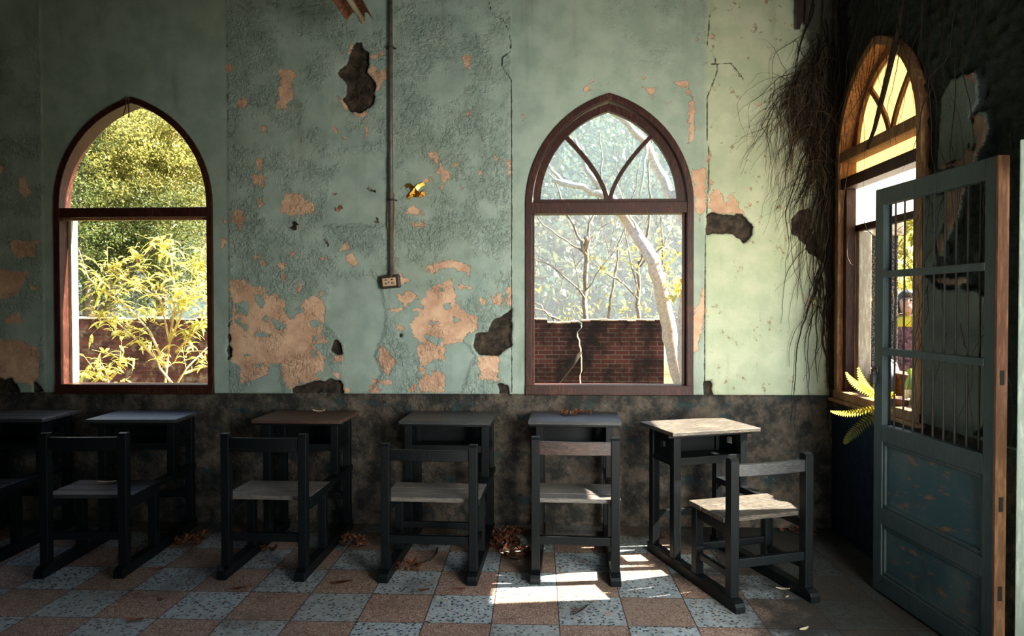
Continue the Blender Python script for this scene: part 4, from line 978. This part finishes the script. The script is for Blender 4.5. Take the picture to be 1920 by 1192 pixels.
# person outside, looking up, seen through the door bars
def person():
    bx0 = onX(1702, 571, 3.5); ez = bx0.z
    P = thing('person', 'person in a dark cap and yellow scarf standing outside the side window', 'person', (bx0.x, bx0.y, ez-1.44), R_(62))
    q = MB()      # facing -x+ -y (towards the window); height 1.55
    def cap(a, b, ra, rb, n=10, m=4):
        a, b = Vector(a), Vector(b); pts = [a.lerp(b, k/m) for k in range(m+1)]; q.tube(pts, [ra+(rb-ra)*k/m for k in range(m+1)], n); q.ell(a, (ra,)*3, 10, 7); q.ell(b, (rb,)*3, 10, 7)
    for s in (-1, 1):
        cap((0, s*.085, .80), (.01, s*.09, .44), .080, .052); cap((.01, s*.09, .44), (.0, s*.095, .08), .050, .036)
        cap((.02, s*.095, .05), (-.14, s*.11, .03), .038, .028)
        cap((0, s*.165, 1.26), (.02, s*.215, .99), .046, .036); cap((.02, s*.215, .99), (-.05, s*.225, .78), .034, .025)
        hx, hy, hz = -.058, s*.225, .745
        q.ell((hx, hy, hz), (.036, .014, .046), 10, 7)
        for j, (dx, L) in enumerate(((-.026, .062), (-.010, .074), (.006, .070), (.022, .054))):
            a = Vector((hx+dx, hy, hz-.035)); b = a+Vector((-.006, -s*.006, -L*.55)); c = b+Vector((.004, -s*.016, -L*.45)); cap(a, b, .0095, .009, 8, 2); cap(b, c, .009, .0075, 8, 2)
        cap((hx-.034, hy-s*.006, hz+.012), (hx-.052, hy-s*.02, hz-.03), .011, .0085, 8, 2)
    q.ell((0, 0, .86), (.105, .16, .11)); q.ell((0, 0, 1.03), (.090, .130, .16)); q.ell((0, 0, 1.19), (.105, .165, .15)); cap((0, 0, 1.28), (-.01, 0, 1.38), .054, .047)
    tilt = Matrix.Rotation(R_(18), 3, 'Y')
    hc = Vector((-.015, 0, 1.45)); q.ell(hc, (.095, .075, .112), 18, 12, tilt); q.ell(hc+tilt@Vector((-.045, 0, -.055)), (.050, .052, .055), 14, 9, tilt)
    q.ell(hc+tilt@Vector((-.098, 0, -.012)), (.017, .012, .026), 8, 6, tilt)
    for s in (-1, 1): q.ell(hc+Vector((.0, s*.075, -.01)), (.018, .010, .030), 8, 6)
    b = q.build('body', 'skin', P, smooth=True)
    r_ = b.modifiers.new('Remesh', 'REMESH'); r_.mode = 'VOXEL'; r_.voxel_size = .007; r_.use_smooth_shade = True
    sm = b.modifiers.new('Smooth', 'SMOOTH'); sm.iterations = 4
    for s in (-1, 1): MB().ell(hc+tilt@Vector((-.088, s*.030, .006)), (.010, .015, .008), 10, 7, tilt).build('eye', 'black', P, True)
    MB().ell(hc+tilt@Vector((-.093, 0, -.060)), (.008, .024, .007), 10, 7, tilt).build('lips', 'scrap_red', P, True)
    hr = MB(); hr.ell(hc+Vector((.028, 0, .022)), (.088, .088, .105), 16, 10); hr.ell(hc+Vector((.055, 0, -.13)), (.045, .085, .16), 14, 9)
    for s in (-1, 1): hr.tube([hc+Vector((-.02, s*.080, .02)), hc+Vector((-.025, s*.088, -.08)), hc+Vector((-.05, s*.085, -.18)), hc+Vector((-.055, s*.08, -.25))], [.020, .026, .022, .008], 8)
    hr.build('hair', 'hair', P, True)
    cp = MB(); cp.ell(hc+tilt@Vector((.004, 0, .058)), (.104, .088, .075), 18, 10, tilt); cp.ell(hc+tilt@Vector((-.13, 0, .045)), (.065, .062, .008), 14, 6, tilt); cp.build('cap', 'cap', P, True)
    tp = MB()
    tp.lathe([(.04, 1.340), (.10, 1.315), (.127, 1.265), (.128, 1.235)], 20, mtx=Matrix.Diagonal((1.0, 1.42, 1)))
    tp.build('yellow_scarf', 'yellow', P, True)
    ps = MB()
    for s in (-1, 1): ps.tube([(0, s*.150, 1.275), (.005, s*.180, 1.21), (.012, s*.198, 1.12)], [.062, .060, .056], 12)
    ps.lathe([(.10, 1.30), (.122, 1.26), (.124, 1.16), (.116, 1.02), (.125, .90), (.135, .78)], 20, mtx=Matrix.Diagonal((1.0, 1.38, 1))); ps.build('dark_print_shirt', 'floral', P, True)
    tr = MB()
    for s in (-1, 1): tr.tube([(0, s*.08, .86), (.01, s*.088, .46), (.0, s*.095, .09)], [.098, .070, .055], 12)
    tr.build('trousers', 'denim', P, True)
    sh = MB()
    for s in (-1, 1): sh.ell((-.06, s*.104, .032), (.13, .046, .042))
    sh.build('shoes', 'black', P, True)
person()

# ------------------------------------------------------------------ outdoors
def leaf_cloud(name, blobs, n, L, asp, mat, parent, droop=.2, shell=.55):
    """n leaves around ellipsoid blobs (centre, radii); each leaf is a folded diamond"""
    B = np.array([(*c, *r) for c, r in blobs]); vol = B[:, 3]*B[:, 4]*B[:, 5]; k = rng.choice(len(B), n, p=vol/vol.sum())
    d = rng.normal(size=(n, 3)); d /= np.linalg.norm(d, axis=1)[:, None]
    rad = shell+(1-shell)*rng.random(n)**.7; clump = 1+.18*rng.normal(size=n)
    C = B[k, :3]+d*B[k, 3:]*(rad*clump)[:, None]
    m_ = max(8, n//70); C = C[rng.integers(0, m_, n)]+rng.normal(size=(n, 3))*np.array([1., 1., .75])*L*1.9+(C-C)*0
    a = rng.normal(size=(n, 3)); a[:, 2] -= droop*2; a /= np.linalg.norm(a, axis=1)[:, None]
    b = np.cross(a, rng.normal(size=(n, 3))); b /= np.linalg.norm(b, axis=1)[:, None]; c = np.cross(a, b)
    l = (L*(.6+.8*rng.random(n)))[:, None]; w_ = l*asp
    V = np.stack([C-a*l/2, C+b*w_/2+c*w_*.2, C+a*l/2, C-b*w_/2+c*w_*.2], 1).reshape(-1, 3)
    return np_mesh(name, V, np.arange(4*n).reshape(n, 4), mat, parent)
def tree(name, label, base, blobs, n, L, mat, trunk=None, asp=.45, group=None, bark='bark', droop=.2):
    T = thing(name, label, 'tree', base, 0, group); bs = [(tuple(Vector(c)-Vector(base)), r) for c, r in blobs]
    leaf_cloud('foliage', bs, n, L, asp, mat, T, droop, .3)
    q = MB(); c0 = Vector(bs[0][0])
    q.tube([(0, 0, -.05), c0*.4+Vector((.1, 0, 0)), c0*.9], [.16, .12, .05], 8)
    for c, r in bs[1:]: q.tube([c0*.45, c0*.45+(Vector(c)-c0*.45)*.5+Vector((0, 0, .2)), c], [.07, .05, .02], 6)
    q.build('trunk', bark, T, True); return T
GZ = -.25
MB().box(-70, 110, YW+.25, 140, GZ-.3, GZ).box(XW+.25, 110, -30, YW+.25, GZ-.3, GZ).build('ground', 'soil', kind='structure')
def P_(x, y, Y): return tuple(onY(x, y, Y))
# dense trees behind the wall seen through the left window
tree('broadleaf_tree', 'dense green tree with sunlit top filling the left arched window', P_(300, 640, 14.5)[:2]+(GZ,), [(P_(285, 330, 14.5), (1.7, 1.3, 1.3)), (P_(220, 300, 14.2), (1.1, 1.0, 1.2)), (P_(350, 300, 14.8), (1.1, 1.1, 1.5)), (P_(250, 240, 15), (1.3, 1.1, .9)), (P_(330, 250, 15), (1.2, 1.1, .8))], 52000, .062, 'leaf_mid')
tree('evergreen_tree', 'dark shaded tree in the left part of the left arched window', P_(160, 640, 13.2)[:2]+(GZ,), [(P_(165, 480, 13.2), (.8, .8, 1.3)), (P_(230, 430, 13.6), (1.0, .8, .9)), (P_(330, 420, 13.8), (1.0, .8, .8)), (P_(150, 300, 13.6), (.7, .7, 1.2)), (P_(290, 520, 14.), (1.4, .7, .8))], 38000, .06, 'leaf_dark')
tree('back_tree', 'hazy olive tree behind the dense one in the left arched window', P_(200, 640, 19)[:2]+(GZ,), [(P_(200, 360, 19), (2.6, 1.5, 2.6)), (P_(330, 330, 19), (2.6, 1.5, 2.8)), (P_(60, 400, 19), (2.4, 1.5, 2.4))], 24000, .12, 'leaf_mid')
def shrub(name, label, Y, stems, nl, L, mat, cat='shrub', group=None, smat='twig', wd=.016):
    b = P_(*stems[0][0], Y); base = Vector((b[0], b[1], GZ)); T = thing(name, label, cat, base, 0, group); q = MB(); lq = MB()
    for st in stems:
        P = [Vector(P_(x, y, Y+.25*math.sin(k*1.7+st[0][0]))) for k, (x, y) in enumerate(st)]
        if st is stems[0]: P = [base]+P
        P = [p-base for p in P]; q.tube(P, [.018*(1-.75*k/(len(P)-1)) for k in range(len(P))], 6)
        for _ in range(nl):
            k = random.uniform(.25, .999)*(len(P)-1); i = int(k); p = P[i].lerp(P[i+1], k-i)
            tip = p+Vector((random.gauss(0, .14), random.gauss(0, .14), random.gauss(.05, .10))); q.tube([p, tip], [.003, .0015], 4, False)
            for _ in range(4): long_leaf(lq, p.lerp(tip, random.uniform(.3, 1)), (random.gauss(0, 1), random.gauss(0, .8), random.gauss(.35, .5)), L*random.uniform(.6, 1.2), wd)
    q.build('stems', smat, T, True); lq.build('foliage', mat, T); return T
shrub('yellow_shrub', 'bright yellow leafy shrub in the middle of the left arched window', 8.6, [((310,715),(318,640),(300,560),(262,500),(248,470)), ((318,640),(345,580),(370,520),(378,470)), ((312,690),(280,620),(235,570),(190,545),(165,520),(148,468)), ((300,560),(250,530),(200,500)), ((318,640),(330,560),(320,480),(300,455)), ((330,660),(375,610),(392,560)), ((312,690),(260,640),(215,600),(180,595)), ((318,600),(360,560),(385,520))], 27, .16, 'leaf_yel')
shrub('low_shrub', 'small fern like yellow plant at the lower left of the left arched window', 7.8, [((205,725),(200,700),(190,680)), ((203,715),(225,690),(225,665)), ((203,715),(180,705),(175,690))], 10, .13, 'leaf_yel')
shrub('leaning_shrub', 'pale bare leaning branch shrub at the lower right of the left arched window', 8.2, [((330,722),(350,690),(380,660),(400,640)), ((325,722),(300,690),(290,660)), ((345,700),(375,690),(395,685))], 5, .11, 'leaf_yel')
# ruined brick wall
JAG = [(k*.066*2, random.uniform(-.035, .035)) for k in range(1, 12)]
def ruin(name, label, xs, tops, Y, mat, th=.24, side=0):
    T = thing(name, label, 'wall', ((xs[0]+xs[-1])/2, Y, GZ)); ox = T.location.x
    top = [(x-ox, z-GZ) for x, z in zip(xs, tops)]
    st = []
    for (xa, za), (xb, zb2) in zip(top, top[1:]): st += [(xa, za), (xb, za)]
    st.append(top[-1])
    jl = []; jr = []
    for z_, dx in JAG:
        if z_ > min(top[0][1], top[-1][1])-.05: break
        jl += [(xs[0]-ox+dx, z_), (xs[0]-ox+dx, z_+.07)]; jr += [(xs[-1]-ox+dx, z_), (xs[-1]-ox+dx, z_+.07)]
    pl_ = [(xs[0]-ox, 0)]+(jl if side < 0 else [])+st+(jr[::-1] if side > 0 else [])+[(xs[-1]-ox, 0)]
    MB().prism(pl_, 0, th).build('brickwork', mat, T)
    q = MB()
    for (xa, za), (xb, zb2) in zip(top, top[1:]):
        q.box(xa+.004, xb-.004, -.012, th+.008, za, za+random.uniform(.012, .03))
    q.build('broken_top', 'brick_cap', T, bevel=.006); return T
def tp(xa, xb, ya, Y, n, jit):
    xs = []; zs = []
    for k in range(n+1):
        p = P_(xa+(xb-xa)*k/n, ya+random.uniform(-jit, jit), Y); xs.append(p[0]); zs.append(p[2])
    return xs, zs
xs, zs = tp(960, 1026, 599, 10.5, 3, 1.); x2, z2 = tp(1026, 1086, 605, 10.5, 4, 1.5); ruin('ruined_wall', 'short dark brick wall left of the crack, behind the right arched window', xs+x2[1:], zs[:-1]+z2, 10.5, 'brick', .24, 1)
xs, zs = tp(1090, 1245, 601, 10.45, 9, 1.2); ruin('ruined_wall', 'dark sooty brick wall right of the crack, behind the right arched window', xs, zs, 10.45, 'brick', .24, -1)
xs, zs = tp(-40, 700, 598, 10.6, 20, 2.); ruin('ruined_wall', 'mossy red brick wall behind the shrubs in the left arched window', xs, zs, 10.6, 'brick_l')
q = MB(); q.tube([(P_(1030,742,10.2)[0]-.22, 10.2, GZ)]+[P_(x, y, 10.2) for x, y in ((1030,742),(1043,722),(1060,700),(1075,680),(1090,660))], [.03, .03, .032, .03, .035, .022], 8)
tag(q.build('fallen_log', 'root', smooth=True), 'short broken branch leaning on the crack of the dark brick wall', 'log')
# pale trees behind the right window
def bare_tree(label, Y, limbs, mat, leaves=(), name='bare_tree', group='bare trees behind the right window', lm='leaf_gold', lr=.012):
    b = P_(*limbs[0][0][0], Y); base = Vector((b[0], b[1], GZ)); T = thing(name, label, 'tree', base, 0, group); q = MB()
    for i, (pts, ra, rb) in enumerate(limbs):
        P = []
        for k, (x, y) in enumerate(pts): P.append(Vector(P_(x, y, Y+.12*math.sin(k*1.3+i*2)*(0 if k == 0 else 1)))-base)
        if i == 0: P = [Vector((P[0].x, 0, 0))]+P
        D = []
        for a_, b_2 in zip(P, P[1:]):
            for u in (0, .34, .67): D.append(a_.lerp(b_2, u)+Vector((random.gauss(0, lr), random.gauss(0, lr), random.gauss(0, lr)))*(1 if D else 0))
        D.append(P[-1]); q.tube(D, [ra+(rb-ra)*k/(len(D)-1) for k in range(len(D))], 7)
    q.build('branches', mat, T, True)
    if leaves:
        lq = MB()
        for (x, y, r, n) in leaves:
            for _ in range(n):
                p = Vector(P_(random.gauss(x, r), random.gauss(y, r*.7), Y+random.gauss(0, .2)))-base
                long_leaf(lq, p, (random.gauss(0, 1), random.gauss(0, 1), random.gauss(0, .6)), random.uniform(.06, .11), .024)
        lq.build('foliage', lm, T)
    return T
bare_tree('pale curved trunk leaning across the right arched window', 9.4, [([(1280,722),(1262,650),(1252,600),(1240,540),(1225,490),(1200,450),(1180,420),(1160,390)], .115, .075), ([(1165,400),(1135,362),(1090,352),(1035,338)], .075, .028), ([(1135,362),(1110,330),(1090,290),(1078,260)], .05, .02), ([(1078,350),(1045,330),(1020,300)], .04, .012), ([(1200,450),(1190,420),(1170,380),(1150,330)], .02, .008), ([(1245,560),(1270,545),(1290,535)], .02, .008), ([(1225,490),(1240,470),(1262,452)], .015, .006)], 'bark_pale', [(1185,495,13,16), (1250,488,18,22), (1240,460,16,14), (1265,525,12,26), (1130,490,10,7)])
bare_tree('thick pale trunk rising at the right edge of the right arched window', 9.1, [([(1288,722),(1284,650),(1288,560),(1296,480),(1290,420),(1262,372),(1235,320),(1212,270),(1180,235),(1140,205)], .125, .035), ([(1262,372),(1285,340),(1310,310)], .04, .02), ([(1212,270),(1205,320),(1198,380)], .022, .01)], 'bark_pale', [(1285,470,12,14), (1278,540,10,26), (1262,560,8,10)])
def sap(label, Y, limbs, leaves=()): return bare_tree(label, Y, limbs, 'bark_thin', leaves, 'sapling', 'bare trees behind the right window', 'leaf_gold', .02)
sap('slim bare sapling with forked branches left of centre in the right arched window', 12.0, [([(1098,605),(1097,540),(1099,470),(1098,445)], .05, .04), ([(1098,478),(1080,440),(1060,395),(1040,340),(1020,310)], .028, .008), ([(1098,470),(1110,420),(1125,360),(1130,300),(1125,250)], .026, .008), ([(1098,478),(1060,450),(1020,420),(990,395)], .018, .008), ([(1097,560),(1060,520),(1020,490),(990,475)], .020, .008), ([(1097,545),(1130,500),(1165,455),(1200,415)], .014, .006), ([(1098,455),(1130,430),(1170,400)], .012, .005)], [(1130,505,8,10), (1180,470,14,18), (1006,540,6,8)])
sap('second slim bare sapling right of centre in the right arched window', 12.6, [([(1198,605),(1196,560),(1200,500),(1212,440),(1220,380),(1215,310),(1225,250)], .045, .012), ([(1196,560),(1160,525),(1110,490)], .02, .006), ([(1200,500),(1240,460),(1262,420)], .016, .006), ([(1197,550),(1180,480),(1170,420),(1165,340),(1150,270)], .016, .006)], [(1170,575,26,26), (1215,585,20,20), (1080,592,22,14)])
sap('faint bare sapling behind the brick wall at the left of the right window', 15.0, [([(1042,605),(1020,580),(1000,565)], .03, .012), ([(1050,600),(1020,585),(995,575)], .026, .01), ([(1140,600),(1150,540),(1160,460),(1185,380),(1200,300)], .03, .01), ([(1240,600),(1232,540),(1245,470),(1238,400)], .03, .012)], [(1075,590,20,30), (1110,575,14,14)])
def thicket(label, Y, X0, X1, z0, z1, n):
    T = thing('thicket', label, 'twigs', ((X0+X1)/2, Y, GZ)); q = MB(); b = T.location
    for _ in range(n):
        p = Vector((random.uniform(X0, X1), Y+random.uniform(-1, 1), random.uniform(z0, z1)))-b; d = Vector((random.gauss(0, .5), 0, 1)).normalized(); P = [p]
        for k in range(6): d = (d+Vector((random.gauss(0, .22), random.gauss(0, .1), .05))).normalized(); P.append(P[-1]+d*.32)
        q.tube(P, [random.uniform(.004, .009)*(1-.8*k/6) for k in range(7)], 4, False)
    q.build('twigs', 'bark_thin', T); T['kind'] = 'stuff'; return T
thicket('haze of thin bare twigs behind the saplings in the right arched window', 13.5, P_(985,500,13.5)[0], P_(1295,500,13.5)[0], .8, 4.0, 60)
# side garden seen through the side window
tree('garden_tree', 'sunlit yellow green bush outside the side window beside the person', (6.2, 11.6, GZ), [((6.2, 11.6, 1.6), (1.2, .9, 1.6)), ((5.4, 10.6, 1.2), (.9, .7, 1.2)), ((6.6, 12., 3.), (1.1, .9, 1.2))], 7000, .16, 'leaf_yel', group=None)
q = MB()
for k in range(26): wander(onX(random.uniform(1615, 1712), random.uniform(430, 620), 2.25), (random.gauss(0, 1), random.gauss(0, .3), random.gauss(0, 1)), 12, .03, .25, lambda p: p, .003, .001, q=q)
tag(q.build('dry_twigs', 'root_pale'), 'fine dry twigs in front of the pebble dashed pillar outside the side window', 'twigs', None, 'stuff')

# the wooded hillside
nx, ny = 90, 60
X, Y = np.meshgrid(np.linspace(-70, 100, nx), np.linspace(38, 145, ny)); X = X.ravel(); Y = Y.ravel()
def hz(x, y): return GZ-.5+np.clip(y-40, 0, None)*.70+(4*np.sin(x*.06+1)+3*np.sin(x*.11+y*.05))*np.clip((y-46)/25, 0, 1)
i = np.arange(nx*ny).reshape(ny, nx)
ho = np_mesh('hill', np.stack([X, Y, hz(X, Y)-2], 1), np.stack([i[:-1,:-1].ravel(), i[:-1,1:].ravel(), i[1:,1:].ravel(), i[1:,:-1].ravel()], 1), 'hill', None, True); ho['kind'] = 'structure'
ico = bmesh.new(); bmesh.ops.create_icosphere(ico, subdivisions=1, radius=1); iv = np.array([v.co[:] for v in ico.verts]); if_ = np.array([[v.index for v in f.verts] for f in ico.faces]); ico.free()
n = 17000; Yt = 42+100*rng.random(n)**1.15; kx = np.where(np.arange(n) % 5 > 0, -.12+.46*rng.random(n), -.8+1.3*rng.random(n)); Xt = kx*Yt
St = .30+.45*rng.random(n); Ht = St*(2+1.8*rng.random(n)); Zt = hz(Xt, Yt)-.4
per = 11; ti = np.repeat(np.arange(n), per); u = rng.random(n*per)**.8; an = 2*PI*rng.random(n*per)
rr = St[ti]*(1.02-u)**.75*(.55+.5*rng.random(n*per))
C = np.stack([Xt[ti]+rr*np.cos(an), Yt[ti]+rr*np.sin(an), Zt[ti]+Ht[ti]*u], 1)
a_ = np.stack([np.cos(an), np.sin(an), -.5+.6*rng.normal(size=n*per)], 1)+.35*rng.normal(size=(n*per, 3)); a_ /= np.linalg.norm(a_, axis=1)[:, None]
b_ = np.cross(a_, rng.normal(size=(n*per, 3))); b_ /= np.linalg.norm(b_, axis=1)[:, None]
l_ = (St[ti]*(.45+.5*rng.random(n*per)))[:, None]
Vq = np.stack([C-a_*l_*.5, C+b_*l_*.34, C+a_*l_*.6, C-b_*l_*.34], 1).reshape(-1, 3)
fo = np_mesh('forest', Vq, np.arange(4*n*per).reshape(-1, 4), 'forest'); tag(fo, 'hazy forest covering the hillside far behind the windows', 'forest', None, 'stuff')
t = NT('valley_haze'); pv = t.n('ShaderNodeVolumeScatter'); pv.inputs['Density'].default_value = .026; pv.inputs['Color'].default_value = (.78, .95, .96, 1); pv.inputs['Anisotropy'].default_value = .3
hzm = t.done(None, pv.outputs[0])
hb = MB().box(-26, 16, 17, 24, GZ+.02, 18).build('haze', hzm); tag(hb, 'pale bluish haze in front of the far hillside', 'haze', None, 'stuff')

# ------------------------------------------------------------------ light
S.world = bpy.data.worlds.new('sky'); S.world.use_nodes = True
nt = S.world.node_tree; bg = nt.nodes['Background']
sk = nt.nodes.new('ShaderNodeTexSky'); sk.sky_type = 'NISHITA'; sk.sun_disc = False; sk.sun_elevation = R_(40.5); sk.sun_rotation = R_(90); sk.dust_density = 2.
nt.links.new(sk.outputs[0], bg.inputs[0]); bg.inputs[1].default_value = .7
sd = Vector((-1, -.12, -.854)).normalized()
sl = bpy.data.lights.new('sun', 'SUN'); sl.energy = 55; sl.angle = R_(.6); sl.color = (1., .90, .74)
so_ = bpy.data.objects.new('sun', sl); COL.objects.link(so_); so_.rotation_euler = sd.to_track_quat('-Z', 'Y').to_euler(); so_.location = (20, 5, 20)
def area(name, loc, direction, sx, sy, e, col):
    l = bpy.data.lights.new(name, 'AREA'); l.shape = 'RECTANGLE'; l.size = sx; l.size_y = sy; l.energy = e; l.color = col
    o = bpy.data.objects.new(name, l); COL.objects.link(o); o.location = loc; o.rotation_euler = Vector(direction).to_track_quat('-Z', 'Z').to_euler(); return o
area('added_key_light', (XW+.02, .60, 1.35), (-.24, .96, -.05), 1.1, 1.9, 66, (1., .97, .88)).data.spread = R_(82)  # added key light at an assumed doorway, beam narrowed to dim the left
area('added_front_fill', (.75, -2.75, 1.7), (0, 1, 0), 1.5, 1.6, 7, (.60, .86, 1.))  # added weak bluish fill from behind the camera, window assumed
vs_ = S.view_settings; vs_.view_transform = 'Standard'; vs_.look = 'None'; vs_.exposure = 0.; vs_.gamma = 1.; vs_.use_curve_mapping = False
